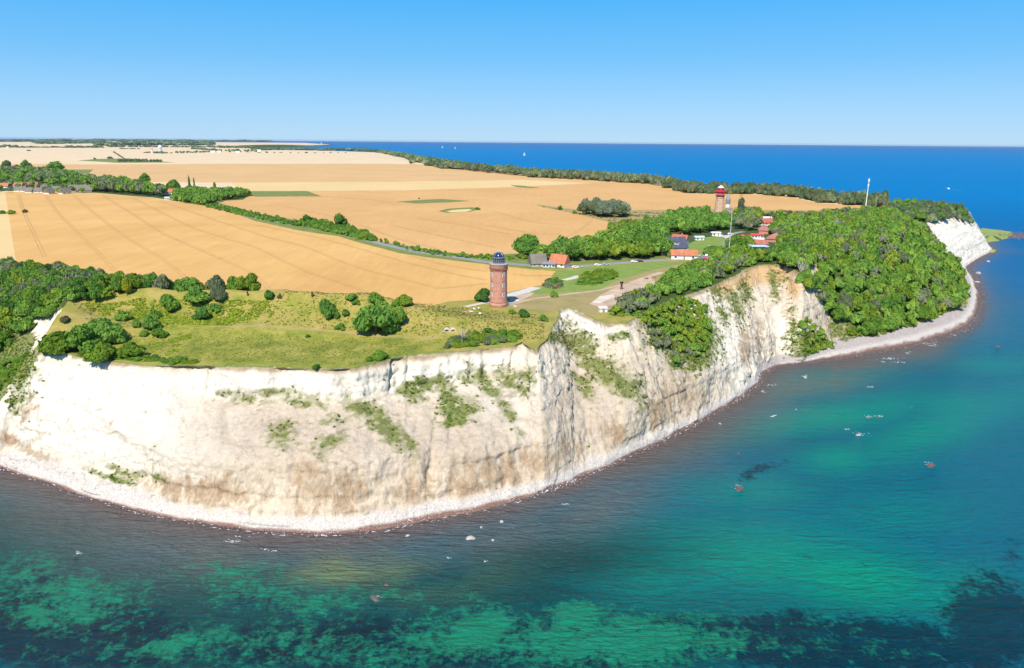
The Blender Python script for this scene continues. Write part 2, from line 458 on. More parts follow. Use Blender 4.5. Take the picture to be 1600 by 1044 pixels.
D *= sstep(1.0, .985, Vv)
X = X+OUT[:, None, 0]*D; Y = Y+OUT[:, None, 1]*D
ZZ = ZZ+rough*(.5*fbm(X/3.5, Y/3.5, 0, 41, 3))*sstep(1., .97, Vv)+.25*(1-rough)*sstep(0, .06, Z)*fbm(X/4, Y/4, 0, 42, 3)*sstep(1, .97, Vv)
ZZ[:, -1] = CE_z; X[:, -1] = CE[:, 0]; Y[:, -1] = CE[:, 1]
ZZ[:, 0] = -1.2
CV = np.stack([X, Y, ZZ], -1).reshape(-1, 3)
ii = (np.arange(NC-1)[:, None]*NR+np.arange(NR-1)[None]).ravel()
CF = np.stack([ii, ii+NR, ii+NR+1, ii+1], -1)

# surface marks of the cliff, at their places
cpx, cpy, cd = project(CV)
Zf = Z.ravel(); Vf = Vv.ravel(); Uf = U.ravel()
def blobs(lst, px, py):
    r = np.zeros(px.shape)
    for x, y, a, b, ang, s in lst:
        c, n = math.cos(math.radians(ang)), math.sin(math.radians(ang))
        dx, dy = px-x, py-y
        q = ((dx*c+dy*n)/a)**2+((-dx*n+dy*c)/b)**2
        r = np.maximum(r, s*np.exp(-q*.9))
    return r
veg = blobs([(570, 640, 38, 18, 25, 1), (600, 665, 58, 21, 50, 1), (640, 610, 31, 18, 20, 1), (665, 600, 24, 16, 10, .9), (700, 632, 17, 29, 0, 1.1), (718, 648, 34, 18, -20, 1.1),
  (640, 690, 41, 10, 60, .9), (690, 600, 31, 18, 35, .9), (760, 600, 48, 13, 50, 1), (790, 640, 41, 12, 52, .9), (740, 590, 31, 13, 0, .8), (800, 600, 41, 23, 20, .8), (826, 588, 24, 16, 0, .9),
  (520, 655, 31, 16, -20, .8), (515, 690, 41, 18, -30, .8), (440, 680, 31, 26, 0, .75), (480, 628, 48, 13, 10, .75), (435, 612, 46, 10, 0, .7), (385, 625, 36, 12, 10, .65), (360, 614, 29, 8, 0, .6), (555, 635, 29, 16, 0, .9),
  (905, 535, 43, 21, 30, 1), (930, 570, 84, 21, 42, 1), (960, 590, 72, 21, 45, 1), (985, 605, 36, 21, 40, .9), (870, 525, 31, 16, 40, .9), (970, 525, 26, 10, 0, .9), (910, 600, 36, 13, 45, .7), (895, 510, 31, 10, 30, .8),
  (1045, 515, 41, 36, 0, 1.3), (1080, 540, 43, 44, 0, 1.3), (1020, 480, 36, 34, 0, 1.2), (1150, 480, 17, 39, -25, .8), (1120, 460, 12, 29, -30, .7), (1165, 455, 14, 31, -10, .8), (1210, 445, 12, 34, -15, .8), (1215, 430, 17, 23, 0, .7), (1130, 490, 14, 26, -30, .6),
  (1290, 505, 60, 18, 30, .6), (1265, 540, 41, 31, 0, 1.2), (1240, 520, 14, 31, 0, .8), (1320, 520, 43, 16, 20, .8), (1250, 480, 22, 31, 0, .4),
  (190, 738, 36, 8, 20, .8), (150, 738, 31, 6, 15, .8), (178, 748, 43, 5, 17, 1.2), (235, 745, 29, 10, 10, .7), (18, 570, 41, 36, 0, 1.3), (30, 610, 24, 39, 0, .8), (95, 505, 12, 26, -20, .6),
  (1460, 370, 29, 6, 50, .9), (1478, 385, 26, 5, 52, .8), (350, 730, 12, 4, 0, .0)], cpx, cpy)
veg = np.maximum(veg, np.repeat(woody, NR)*sstep(.08, .14, Zf)*sstep(-30, 60, cpx+1000*(cpx > 500))*1.3)
veg = np.maximum(veg, np.repeat(woody, NR)*sstep(.08, .14, Zf)*(cpx < 60)*1.3)
veg = np.maximum(veg, (Vf > .985)*.9)
rockspot = blobs([(70, 505, 26, 26, -40, 1), (1500, 370, 46, 34, 40, 1.0), (1275, 490, 40, 20, 35, .6)], cpx, cpy)
veg = veg*(1-.95*np.clip(rockspot*1.3, 0, 1)*(Vf < .985))
veg *= sstep(.05, .08, Zf)
vegf = sstep(.34, .60, veg*1.0+.9*fbm(CV[:, 0]/6, CV[:, 1]/6, CV[:, 2]/6, 51, 4)-.10)*.45+.55*sstep(.42, .58, veg*1.05+1.0*fbm(CV[:, 0]/1.7, CV[:, 1]/1.7, CV[:, 2]/1.7, 55, 3)-.10)
brown = blobs([(280, 765, 70, 26, 12, .9), (340, 770, 60, 30, 5, 1), (400, 760, 50, 40, 0, .6), (480, 760, 40, 55, 0, .85), (540, 770, 40, 45, 0, .95), (650, 770, 34, 50, 0, .8), (730, 755, 40, 46, 0, .9), (790, 745, 40, 30, 0, .9), (770, 735, 60, 24, -10, .8),
  (840, 720, 50, 30, -20, .8), (880, 700, 60, 20, -25, .6), (960, 680, 30, 26, 0, .8), (1040, 640, 50, 44, -30, .7), (1070, 620, 30, 34, 0, .7), (1165, 545, 12, 44, -5, .95), (1185, 530, 8, 40, 0, .8), (1240, 500, 16, 60, -35, .5), (1130, 520, 14, 50, -35, .4),
  (40, 640, 26, 26, 0, .7), (20, 690, 30, 12, 20, 1), (60, 712, 40, 8, 20, .9), (150, 592, 300, 4, 3, .3), (300, 600, 60, 7, 8, .5)], cpx, cpy)
brown *= (1-sstep(.48, .60, Zf)*(cpx < 1000)*(cpx > 200))*sstep(.05, .10, Zf)
orange = blobs([(1200, 425, 46, 20, 0, 1.1), (1160, 440, 26, 14, 0, .9), (1130, 450, 26, 16, 0, .8), (1240, 450, 18, 22, 0, .7)], cpx, cpy)
grey = blobs([(430, 690, 200, 60, 5, .8), (700, 690, 180, 60, 0, .8), (900, 640, 120, 70, -30, .8), (1060, 600, 60, 60, -30, .6), (440, 670, 110, 44, 0, 1), (540, 690, 80, 34, 0, .9), (650, 690, 60, 40, 0, .8), (340, 650, 40, 60, -20, .6), (760, 680, 70, 40, 0, .8), (880, 640, 70, 50, -30, .6), (960, 560, 40, 60, -30, .3), (1275, 500, 40, 18, 30, .5)], cpx, cpy)
grey *= (1-band.ravel())
t = NT('chalk')
stre = t.noise(t.pos((1, 1, .10)), .75, 6, .62, .4); strf = t.noise(t.pos((1, 1, .05)), .34, 5, .6, .6)
blot = t.noise(t.pos(), .10, 6, .6); fine = t.noise(t.pos(), 2.2, 5, .65); mid_ = t.noise(t.pos(), .5, 5, .6)
c = t.ramp(t.math('ADD', t.math('MULTIPLY', blot, .5), t.math('MULTIPLY', stre, .5)), [(.36, (.43, .33, .215)), (.45, (.56, .455, .325)), (.56, (.65, .555, .42))])
g = t.math('MULTIPLY', t.at('grey'), t.rng(blot, .35, .6, .55, 1))
c = t.mix(t.math('MULTIPLY', t.at('clean'), .82), c, (.77, .715, .61))
c = t.mix(g, c, t.ramp(mid_, [(.35, (.375, .285, .21)), (.65, (.49, .395, .305))]))
bm = t.math('MULTIPLY', t.rng(t.math('ADD', t.math('MULTIPLY', t.at('brown'), .50), t.math('MULTIPLY', t.math('ADD', t.math('MULTIPLY', strf, .7), t.math('MULTIPLY', t.math('ADD', stre, blot), .15)), 2.0)), 1.16, 1.42), .92)
c = t.mix(bm, c, t.ramp(t.math('ADD', t.math('MULTIPLY', stre, .6), t.math('MULTIPLY', mid_, .4)), [(.3, (.25, .155, .085)), (.5, (.37, .255, .155)), (.72, (.52, .42, .30))]))
c = t.mix(t.rng(t.math('ADD', t.at('orange'), t.math('MULTIPLY', mid_, .5)), .55, .9), c, (.55, .36, .18))
crack = t.rng(t.voro(t.pos((1, 1, .35)), .33, 'DISTANCE_TO_EDGE'), .0, .028, .28, 0)
crack = t.math('MULTIPLY', crack, t.rng(blot, .42, .55))
c = t.mix(crack, c, (.30, .23, .16))
beach = t.ramp(t.voro(t.pos(), 2.6, 'F1', 'Color'), [(.1, (.42, .38, .34)), (.5, (.56, .515, .47)), (.9, (.68, .64, .59))])
beach = t.mix(t.rng(fine, .4, .6, 0, .35), beach, (.52, .43, .38))
c = t.mix(t.math('MULTIPLY', t.at('beach'), t.rng(mid_, .35, .5, .45, 1)), c, beach)
c = t.mix(t.math('MULTIPLY', t.at('shingle'), .8), c, t.ramp(fine, [(.35, (.30, .25, .23)), (.65, (.44, .38, .36))]))
c = t.mix(t.at('wet'), c, t.ramp(fine, [(.35, (.10, .06, .05)), (.6, (.30, .17, .13)), (.75, (.40, .27, .22))]))
c = t.mix(t.math('MULTIPLY', t.at('soil'), .85), c, t.ramp(mid_, [(.3, (.20, .12, .06)), (.7, (.40, .28, .15))]))
c = t.mix(t.math('MULTIPLY', t.at('strata'), t.rng(mid_, .4, .6, .1, .6)), c, (.34, .27, .19))
green = t.ramp(t.math('ADD', t.math('MULTIPLY', mid_, .5), t.math('MULTIPLY', fine, .5)), [(.34, (.06, .085, .02)), (.5, (.14, .17, .035)), (.64, (.27, .25, .08))])
c = t.mix(t.math('MULTIPLY', t.at('veg'), t.rng(fine, .3, .55, .65, 1)), c, green)
t.base(c)
hgt = t.math('ADD', t.math('MULTIPLY', stre, .5), t.math('ADD', t.math('MULTIPLY', fine, .35), t.math('MULTIPLY', t.math('ADD', mid_, t.math('MULTIPLY', crack, -.6)), .8)))
t.bump(hgt, .8, .9)
M['chalk'] = t.m
cl = mesh_np('cliff', CV, CF, M['chalk'], smooth=True)
attr(cl, 'veg', vegf); attr(cl, 'clean', np.clip(blobs([(150, 650, 190, 90, 8, 1.1), (400, 600, 320, 22, 0, 1.1), (700, 580, 130, 22, -8, 1), (810, 620, 60, 60, 0, .7), (900, 500, 60, 20, 20, 1.1), (1150, 560, 40, 90, -30, .8), (1240, 530, 30, 60, -30, .7), (1000, 690, 60, 12, -30, .6), (1500, 375, 70, 50, 0, 1.1), (560, 820, 500, 10, 0, .5), (70, 505, 30, 30, 0, .8)], cpx, cpy)*1.2, 0, 1)); attr(cl, 'brown', brown); attr(cl, 'soil', sstep(.95, .985, Vf+.02*fbm(Uf/5, Uf*0, 0, 66, 3))*(1-np.repeat(woody, NR))*(1-sstep(.988, .992, Vf))); attr(cl, 'strata', sstep(.86, .97, 1-np.abs(vnoise(Uf/45, Zf*9+.3*fbm(Uf/12, Zf*3, 0, 67, 3), 0, 68)))*sstep(.12, .2, Zf)); attr(cl, 'grey', np.clip(grey, 0, 1)); attr(cl, 'orange', orange)
zz = CV[:, 2]
bh = np.repeat(CP[:, 1, 2]*CE_z, NR)
attr(cl, 'beach', 1-sstep(.55, 1.15, zz/bh+.25*fbm(CV[:, 0]/6, CV[:, 1]/6, 0, 61, 3)))
attr(cl, 'shingle', (cpx > 1180)*(cpx < 1540)*(cpy > 430)*sstep(.9, 1.6, zz)*(1-sstep(.9, 1.2, zz/bh)))
attr(cl, 'wet', 1-sstep(.25, .8, zz+.35*fbm(Uf/7, zz, 0, 62, 3)-.30*(cpx > 560)*(cpx < 1220)))
obj('chalk_cliff', cl, kind='structure', label='tall white chalk cliff with a pebble foreshore along the headland')
# ---------------------------------------------------------------- land (one sheet, cut along the real field and path edges)
outer = np.vstack([CE, densify(np.vstack([CE[-1:], Nn]), 25)[1:], np.array([[-30000, 22000], [-30000, 3000], [-6000, 600], [-1500, 480]])])
def U_(lst, step=12): return densify(UP(lst), step, True)
REG = [('headland', 'bank', densify(np.array([[-480., 180.], [-60., 180.], [120., 260.], [300., 420.], [560., 780.], [560., 900.], [-480., 900.]]), 15, True), 'rough grassland of the headland')]   # (name, material, world polygon) later ones win
def reg(name, mat, lst, label=None, step=12): REG.append((name, mat, U_(lst, step), label))
def strip(name, mat, lst, width, label=None, step=6):
    P = smooth_line(UP(lst), 6); P = densify(P, step)
    T = np.gradient(P, axis=0); T /= np.linalg.norm(T, axis=1)[:, None]
    n = np.stack([-T[:, 1], T[:, 0]], -1)*width/2
    REG.append((name, mat, np.vstack([P+n, (P-n)[::-1]]), label))
reg('far_field', 'vpale', [(-400, 252), (100, 257), (400, 255.5), (640, 257), (780, 260), (700, 245), (620, 236.5), (560, 235), (380, 238), (200, 231.5), (0, 231), (-400, 231)], 'bleached far stubble field', 100)
reg('far_field', 'orange', [(-400, 262), (90, 270), (190, 284), (370, 285.5), (640, 284), (800, 282.5), (980, 287), (1000, 281), (820, 272), (760, 263), (660, 257), (500, 256), (100, 257), (-400, 254)], 'tan strip of far cropland')
reg('grain_field', 'pale', [(360, 285.5), (640, 284), (820, 281), (930, 286), (880, 288.5), (760, 294), (620, 297.5), (500, 298.5), (380, 299)], 'pale straw-coloured strip field')
reg('grain_field', 'wheat2', [(380, 299), (500, 298.5), (620, 297.5), (760, 294), (880, 288.5), (985, 283), (1020, 288), (1077, 302.5), (1130, 303), (1185, 304), (1240, 309), (1275, 317), (1350, 322), (1388, 325), (1378, 328), (1250, 329), (1100, 327), (985, 328.5), (935, 333), (870, 325), (838, 320), (845, 323), (905, 335), (950, 347), (946, 362), (925, 372), (870, 388), (810, 396), (770, 398), (740, 400), (700, 394), (640, 385), (590, 377), (550, 362), (480, 347), (400, 333), (345, 318), (337, 313), (392, 305)], 'pinkish gold grain field beyond the road')
reg('wheat_field', 'wheat', [(24, 404), (8, 300), (60, 300), (150, 302), (237, 309), (350, 327), (400, 346), (460, 359), (530, 369.5), (575, 383), (625, 396), (690, 405), (765, 414), (830, 421), (903, 426), (900, 429), (865, 442), (822, 450), (793, 457), (750, 468), (700, 471), (620, 470), (540, 469), (400, 468), (330, 468), (250, 465), (180, 462), (60, 450), (34, 430)], 'broad golden wheat field with curving wheel tracks')
reg('wheat_field', 'pale', [(-300, 420), (-300, 296), (0, 299), (8, 300), (24, 404), (34, 430), (-60, 430)], 'pale yellow strip at the left of the wheat field')
reg('far_field', 'verge', [(120, 251), (150, 248.5), (200, 247.5), (260, 253), (275, 254), (180, 254.5)], 'green hollow in the bleached field', 60)
reg('far_field', 'verge', [(84, 265), (146, 265), (138, 271), (110, 275), (86, 274)], 'small green pasture behind the village', 40)
reg('far_field', 'verge', [(300, 299.5), (480, 298.5), (503, 307), (400, 307.5), (385, 305)], 'green hollow in the grain field')
reg('grass_ring', 'verge', [(618, 315.5), (650, 313), (690, 311), (736, 314), (700, 316.5), (650, 318)], 'long green damp hollow in the grain field', 20)
reg('grass_ring', 'verge', [(684, 330), (700, 326), (735, 324), (750, 325), (745, 328), (735, 331), (700, 333)], 'curved grass ring round a pale hollow', 20)
reg('grass_ring', 'pale', [(697, 330.5), (708, 328), (732, 326.5), (738, 328.5), (728, 331), (705, 332)], 'pale middle of the grass ring', 20)
reg('grass_ring', 'verge', [(796, 289), (820, 290.5), (845, 293.5), (830, 294), (808, 292.5)], 'thin green hollow near the coastal trees', 20)
reg('rough_grassland', 'dry', [(838, 319.5), (905, 328), (985, 328.5), (1060, 328), (1110, 331), (1110, 372), (1060, 400), (960, 388), (930, 380), (925, 372), (946, 362), (950, 347), (905, 335), (845, 323)], 'dry rough grass and scrub beside the hamlet')
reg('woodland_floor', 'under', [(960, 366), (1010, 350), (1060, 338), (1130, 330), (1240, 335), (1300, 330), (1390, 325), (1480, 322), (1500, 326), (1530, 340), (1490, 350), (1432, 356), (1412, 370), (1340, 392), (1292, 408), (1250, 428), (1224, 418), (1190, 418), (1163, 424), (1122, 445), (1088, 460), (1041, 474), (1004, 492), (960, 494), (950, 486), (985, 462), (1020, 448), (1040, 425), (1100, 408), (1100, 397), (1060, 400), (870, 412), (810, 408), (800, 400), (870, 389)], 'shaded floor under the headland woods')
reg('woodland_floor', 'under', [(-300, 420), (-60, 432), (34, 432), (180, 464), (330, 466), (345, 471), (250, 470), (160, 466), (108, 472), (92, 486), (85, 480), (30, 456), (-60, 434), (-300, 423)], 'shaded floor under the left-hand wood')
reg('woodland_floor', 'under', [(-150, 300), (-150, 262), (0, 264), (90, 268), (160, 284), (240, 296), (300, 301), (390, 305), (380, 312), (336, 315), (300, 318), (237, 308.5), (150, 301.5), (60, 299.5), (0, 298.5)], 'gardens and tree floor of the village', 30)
reg('verge', 'verge', [(345, 318), (400, 333), (480, 347), (550, 362), (590, 377), (640, 385), (700, 394), (740, 400), (770, 398), (810, 396), (870, 392), (880, 405), (960, 404), (1040, 399), (1040, 408), (960, 412), (880, 420), (830, 420.5), (765, 413.5), (690, 404.5), (625, 395.5), (575, 382.5), (530, 369), (460, 358.5), (400, 345.5), (350, 326.5), (300, 318), (336, 315)], 'grass verges and ditch along the field road')
reg('dry_grassland', 'dry', [(793, 457), (822, 450), (865, 442), (900, 429), (960, 412), (1040, 406), (1075, 405), (1040, 425), (1020, 448), (985, 462), (950, 486), (914, 492), (888, 480), (866, 486), (820, 488), (800, 480), (760, 481), (740, 478), (745, 470)], 'dry close-cropped grassland beside the brick tower', 5)
reg('lawn', 'lawn', [(868, 424), (905, 420), (960, 413.5), (1045, 408.5), (1075, 409), (1040, 418), (1000, 427), (960, 440), (938, 452), (900, 456), (873, 458), (835, 460), (826, 456), (850, 447)], 'green lawn beside the road', 5)
reg('lawn', 'lawn', [(1072, 382), (1085, 377), (1105, 370.5), (1127, 369), (1134, 376), (1134, 384), (1128, 392), (1104, 396), (1085, 399), (1075, 394), (1068, 388)], 'mown lawn in the middle of the hamlet', 5)
reg('dry_grassland', 'wheat2', [(1206, 388), (1246, 387.5), (1244, 394), (1212, 397)], 'small ripe plot behind the cliff wood', 5)
reg('dirt_ground', 'dirt', [(921, 475), (937, 462), (955, 452), (985, 440), (1008, 432), (1029, 425), (1038, 426), (1016, 434), (1030, 444), (1022, 450), (1000, 452), (986, 460), (970, 470), (957, 478), (940, 481)], 'bare trodden ground on the headland', 5)
reg('dirt_ground', 'scar', [(925, 473), (938, 463), (958, 460), (960, 464), (945, 470), (938, 474)], 'pale bare patch of the trodden ground', 5)
reg('dirt_ground', 'dirt', [(795, 473), (800, 460), (818, 455), (835, 458), (822, 466), (808, 474)], 'worn ground at the foot of the brick tower', 5)
reg('meadow', 'bank', [(66, 556), (78, 515), (96, 487), (108, 468), (160, 462.5), (330, 463.5), (345, 467), (540, 468), (620, 469.5), (700, 471), (745, 473), (800, 482), (866, 488), (862, 507), (853, 530), (836, 547), (816, 533), (797, 540), (697, 549), (640, 548), (597, 524), (500, 514), (400, 508), (260, 508), (200, 530), (100, 552)], 'dry grass slopes of the old rampart', 5)
_R = densify(RAMP[1:], 6); _T = np.gradient(_R, axis=0); _T /= np.linalg.norm(_T, axis=1)[:, None]; _N = np.stack([-_T[:, 1], _T[:, 0]], -1)
REG.append(('meadow', 'bank', np.vstack([_R+_N*7.5, (_R-_N*9)[::-1]]), 'grassy crest of the old rampart'))
reg('meadow', 'meadow', [(60, 552), (100, 540), (200, 528), (262, 508), (330, 508), (400, 511), (500, 516), (600, 526), (690, 530), (697, 549), (634, 556), (597, 566), (556, 575), (494, 579), (400, 575), (315, 575), (237, 575), (155, 566), (70, 556)], 'green meadow inside the rampart', 5)
strip('road', 'road', [(385, 338), (430, 345.5), (500, 357), (560, 371), (600, 382), (645, 392), (700, 400), (765, 410), (830, 414.5), (880, 417), (930, 414), (985, 409.5), (1040, 405.5), (1085, 402.5), (1105, 402)], 6.0, 'grey road running past the wheat field to the hamlet')
reg('road', 'road', [(1078, 404), (1100, 400.5), (1113, 402), (1106, 409), (1093, 410)], 'paved turning place at the end of the road', 5)
strip('road', 'road', [(1100, 402), (1115, 398), (1128, 391), (1134, 383), (1137, 374), (1140, 368), (1150, 364), (1162, 362)], 5.0, 'narrow lane between lawn and hamlet', 5)
reg('road', 'path', [(1118, 369.5), (1128, 366), (1146, 366), (1144, 371), (1136, 374), (1128, 370)], 'gravel yard between the hamlet buildings', 5)
strip('path', 'path', [(905, 431), (893, 435), (881, 437.5)], 4.5, 'white gravel path at the lawn edge', 4)
strip('path', 'path', [(838, 449), (818, 455.5), (800, 460.5), (788, 464)], 6.5, 'white gravel path to the brick tower', 4)
strip('path', 'path', [(789, 464.5), (768, 470.5), (745, 475.5), (728, 479)], 2.8, 'thin white path left of the brick tower', 4)
strip('path', 'dirt', [(803, 475), (830, 467.5), (870, 462), (905, 457.5), (938, 453), (975, 444)], 2.2, 'trodden track across the dry grass', 4)
strip('path', 'dry', [(330, 510), (420, 511), (520, 518), (600, 526), (680, 529)], 1.3, 'faint trodden strip at the rampart foot', 4)

k_ = 1.0095; r_ = 226.0; pts = []
while r_ < 24000:
    a = np.arange(-.80, .76, (k_-1)*1.35)+rng.uniform(-.003, .003)
    g = np.stack([r_*np.sin(a), r_*np.cos(a)], -1)+rng.normal(0, .0016*r_, (len(a), 2))
    pts.append(g); r_ *= k_ if r_ < 560 else 1.016
pts = np.vstack(pts); pts = pts[inside(pts, outer)]
pts = np.vstack([pts, rng.uniform((-29000, 3000), (-20000, 21000), (40, 2))])
allv = [outer]; edges = []; base = len(outer)
edges += [(i, (i+1) % base) for i in range(base)]
for nm, mt, P, lb in REG:
    # keep the marks inside the land
    allv.append(P); n = len(P); edges += [(base+i, base+(i+1) % n) for i in range(n)]; base += n
allv.append(pts); AV = np.vstack(allv)
res = delaunay_2d_cdt([Vector((float(a)/100, float(b)/100)) for a, b in AV], edges, [], 0, 1e-5)
LV = np.array([(v[0]*100, v[1]*100) for v in res[0]]); LF = np.array([tuple(f) for f in res[2]], np.int32)
cen = LV[LF].mean(1)
keep = inside(cen, outer); LF = LF[keep]; cen = cen[keep]
which = np.full(len(LF), -1)
for i, (nm, mt, P, lb) in enumerate(REG):
    lo, hi = P.min(0), P.max(0)
    m = (cen[:, 0] >= lo[0]) & (cen[:, 0] <= hi[0]) & (cen[:, 1] >= lo[1]) & (cen[:, 1] <= hi[1])
    idx = np.nonzero(m)[0]
    which[idx[inside(cen[idx], P)]] = i
LZ = zt(LV[:, 0], LV[:, 1])
ar = np.cross(LV[LF[:, 1]]-LV[LF[:, 0]], LV[LF[:, 2]]-LV[LF[:, 0]])
LF[ar < 0] = LF[ar < 0][:, ::-1]
LV3 = np.column_stack([LV, LZ])
names = {-1: ('ground', 'vpale', 'farmland plain stretching to the horizon')}
for i, (nm, mt, P, lb) in enumerate(REG): names[i] = (nm, mt, lb)
for i, (nm, mt, lb) in names.items():
    F = LF[which == i]
    if not len(F): print('EMPTY', nm, lb); continue
    u, inv = np.unique(F, return_inverse=True)
    me = mesh_np(nm, LV3[u], inv.reshape(-1, 3), M[mt], smooth=True)
    obj(nm, me, kind='structure', label=lb)
land_bvh_V = [tuple(v) for v in LV3.tolist()]
nq = len(CV)
triC = np.vstack([CF[:, [0, 1, 2]], CF[:, [0, 2, 3]]])
BV = land_bvh_V+[tuple(v) for v in CV.tolist()]
BF = [tuple(f) for f in LF.tolist()]+[tuple(f) for f in (triC+len(LV3)).tolist()]
BVH = BVHTree.FromPolygons(BV, BF, all_triangles=True)
def hit(px, py):
    d = ray(px, py); loc, n, i, dist = BVH.ray_cast(Vector((0, 0, CAM_Z)), Vector(d).normalized(), 60000)
    if loc is None: return Vector((*at_z(px, py, 0.0), 0.0))
    return loc
def ground(x, y):
    loc, n, i, d = BVH.ray_cast(Vector((x, y, 300)), Vector((0, 0, -1)), 600)
    return loc.z if loc is not None else 0.0
def groundN(x, y):
    loc, n, i, d = BVH.ray_cast(Vector((x, y, 300)), Vector((0, 0, -1)), 600)
    return (loc, n) if loc is not None else (Vector((x, y, 0)), Vector((0, 0, 1)))

# back slope of the hidden north shore
NB = densify(np.vstack([CE[-1:], Nn]), 25)
T = np.gradient(NB, axis=0); T /= np.linalg.norm(T, axis=1)[:, None]
n = np.stack([T[:, 1], -T[:, 0]], -1)
for _ in range(6): n[1:-1] = (n[:-2]+n[1:-1]+n[2:])/3
rows = []
for h, zf in ((0, 1), (12, .8), (30, .3), (45, .04), (60, -.05)):
    q = NB+n*(h*(.12+.88*sstep(0, 14, np.arange(len(NB)))))[:, None] if h else NB; rows.append(np.column_stack([q, zt(NB[:, 0], NB[:, 1])*zf]))
SV = np.vstack(rows); m_ = len(NB)
SF = [(r*m_+i, (r+1)*m_+i, (r+1)*m_+i+1, r*m_+i+1) for r in range(4) for i in range(m_-1)]
obj('coastal_slope', mesh_np('coastal_slope', SV, SF, M['under'], smooth=True), kind='structure', label='wooded slope down to the far shore')

# wheel tracks through the crops
TR = [[(29, 304), (37, 330), (55, 370), (70, 402)], [(71, 304), (90, 332), (125, 367), (155, 397), (180, 424)],
 [(115, 305), (140, 327), (175, 355), (212, 380), (255, 405), (292, 436)], [(160, 305), (200, 330), (250, 362), (300, 385), (350, 407), (400, 432), (450, 460)],
 [(207, 309), (250, 331), (300, 355), (350, 372), (400, 387), (462, 417), (525, 440), (575, 457)],
 [(250, 314), (312, 336), (400, 365), (475, 385), (550, 415), (625, 435), (687, 451)], [(400, 352), (500, 372), (575, 393), (650, 414), (760, 438)],
 [(687, 451), (725, 447), (762, 443)], [(800, 428), (830, 431), (880, 430)], [(640, 400), (700, 415), (760, 424)],
 [(500, 307), (560, 311), (612, 316)], [(562, 352), (625, 374), (687, 390)], [(612, 352), (700, 371), (775, 387)], [(650, 341), (725, 352), (800, 367)],
 [(770, 330), (830, 346), (890, 352)], [(880, 372), (905, 360), (925, 345)], [(440, 322), (500, 334), (550, 345)], [(760, 352), (830, 364), (880, 366)]]
V = []; F = []
for L in TR:
    P = densify(smooth_line(UP(L), 6), 3.0)
    T = np.gradient(P, axis=0); T /= np.linalg.norm(T, axis=1)[:, None]
    nn = np.stack([-T[:, 1], T[:, 0]], -1)
    wide = .42*np.linalg.norm(P, axis=1)/520
    for off in (-1.0, 1.0):
        b = len(V)
        for i, p in enumerate(P):
            w = wide[i]*(.45+.35*random.random())
            for s in (-1, 1):
                q = p+nn[i]*(off*max(1, wide[i]*1.4)+s*w); V.append((q[0], q[1], ground(q[0], q[1])+.05))
        F += [(b+2*i, b+2*i+1, b+2*i+3, b+2*i+2) for i in range(len(P)-1)]
obj('wheel_tracks', mesh_np('wheel_tracks', V, F, M['track']), kind='structure', label='dark wheel tracks pressed into the standing grain')

# ---------------------------------------------------------------- sea
def axis(lo, hi, c0, c1, fine, far):
    a = list(np.arange(c0, c1, fine)); s = fine; x = c1
    while x < hi: a.append(x); s *= 1.12; x += s
    a.append(hi); s = fine; x = c0
    while x > lo: s *= 1.12; x -= s; a.insert(0, x)
    return np.array(a)
gx = axis(-60000, 60000, -330, 760, 3.4, 0); gy = axis(-2000, 60000, 70, 1150, 3.4, 0)
GX, GY = np.meshgrid(gx, gy, indexing='ij'); nx, ny = GX.shape
SP = np.column_stack([GX.ravel(), GY.ravel()])
ii = (np.arange(nx-1)[:, None]*ny+np.arange(ny-1)[None]).ravel()
SFc = np.stack([ii, ii+ny, ii+ny+1, ii+1], -1)
dsh = np.full(len(SP), 3000.0)
nearm = (SP[:, 0] > -700) & (SP[:, 0] < 1300) & (SP[:, 1] > -200) & (SP[:, 1] < 1500)
dsh[nearm] = seg_dist(SP[nearm], CW[::12])[0]
spx, spy, sd = project(np.column_stack([SP, np.zeros(len(SP))]))
front = (SP[:, 1] > 20)
def gb(l): return blobs(l, spx, spy)*front
def lerpc(a, b, f): return a*(1-f[:, None])+b*f[:, None]
C = lambda *c: np.array(c, float)[None]
dist = np.linalg.norm(SP, axis=1)
col = np.repeat(C(.0, .085, .23), len(SP), 0)
col = lerpc(col, C(.0, .135, .345), sstep(800, 2200, dist))
col = lerpc(col, C(.0, .085, .27), sstep(5000, 30000, dist))
col = lerpc(col, C(.0, .095, .135), sstep(900, 420, dist)*.9)
n_l = fbm(SP[:, 0]/60, SP[:, 1]/60, 0, 71, 4)
n_m = fbm(SP[:, 0]/17, SP[:, 1]/17, 0, 72, 4)
turq = gb([(1150, 880, 200, 62, 0, 1), (1010, 905, 120, 55, 10, .95), (1320, 905, 170, 50, 8, .95), (1300, 650, 170, 26, -8, .65), (1440, 680, 160, 34, -20, .6), (1310, 720, 60, 24, 0, .85), (1480, 930, 90, 50, 0, .6), (1250, 600, 120, 22, -8, .5), (1560, 570, 70, 16, 0, .35), (1180, 960, 220, 40, 0, .5), (1400, 800, 120, 40, 0, .35), (1490, 640, 80, 30, 0, .5), (1180, 770, 120, 30, 0, .4)])
turq = np.clip(turq*(1+.5*n_l), 0, 1)
col = lerpc(col, C(.0, .235, .145), turq)
dgreen = gb([(300, 960, 420, 90, 5, 1), (700, 930, 260, 50, 0, .9), (60, 880, 160, 110, 10, .9), (600, 1010, 600, 80, 0, 1), (1000, 1000, 300, 50, 0, .8), (850, 880, 200, 50, -5, .7), (0, 800, 90, 60, 0, .5)])
col = lerpc(col, C(.0, .046, .044), np.clip(dgreen*1.6, 0, 1))
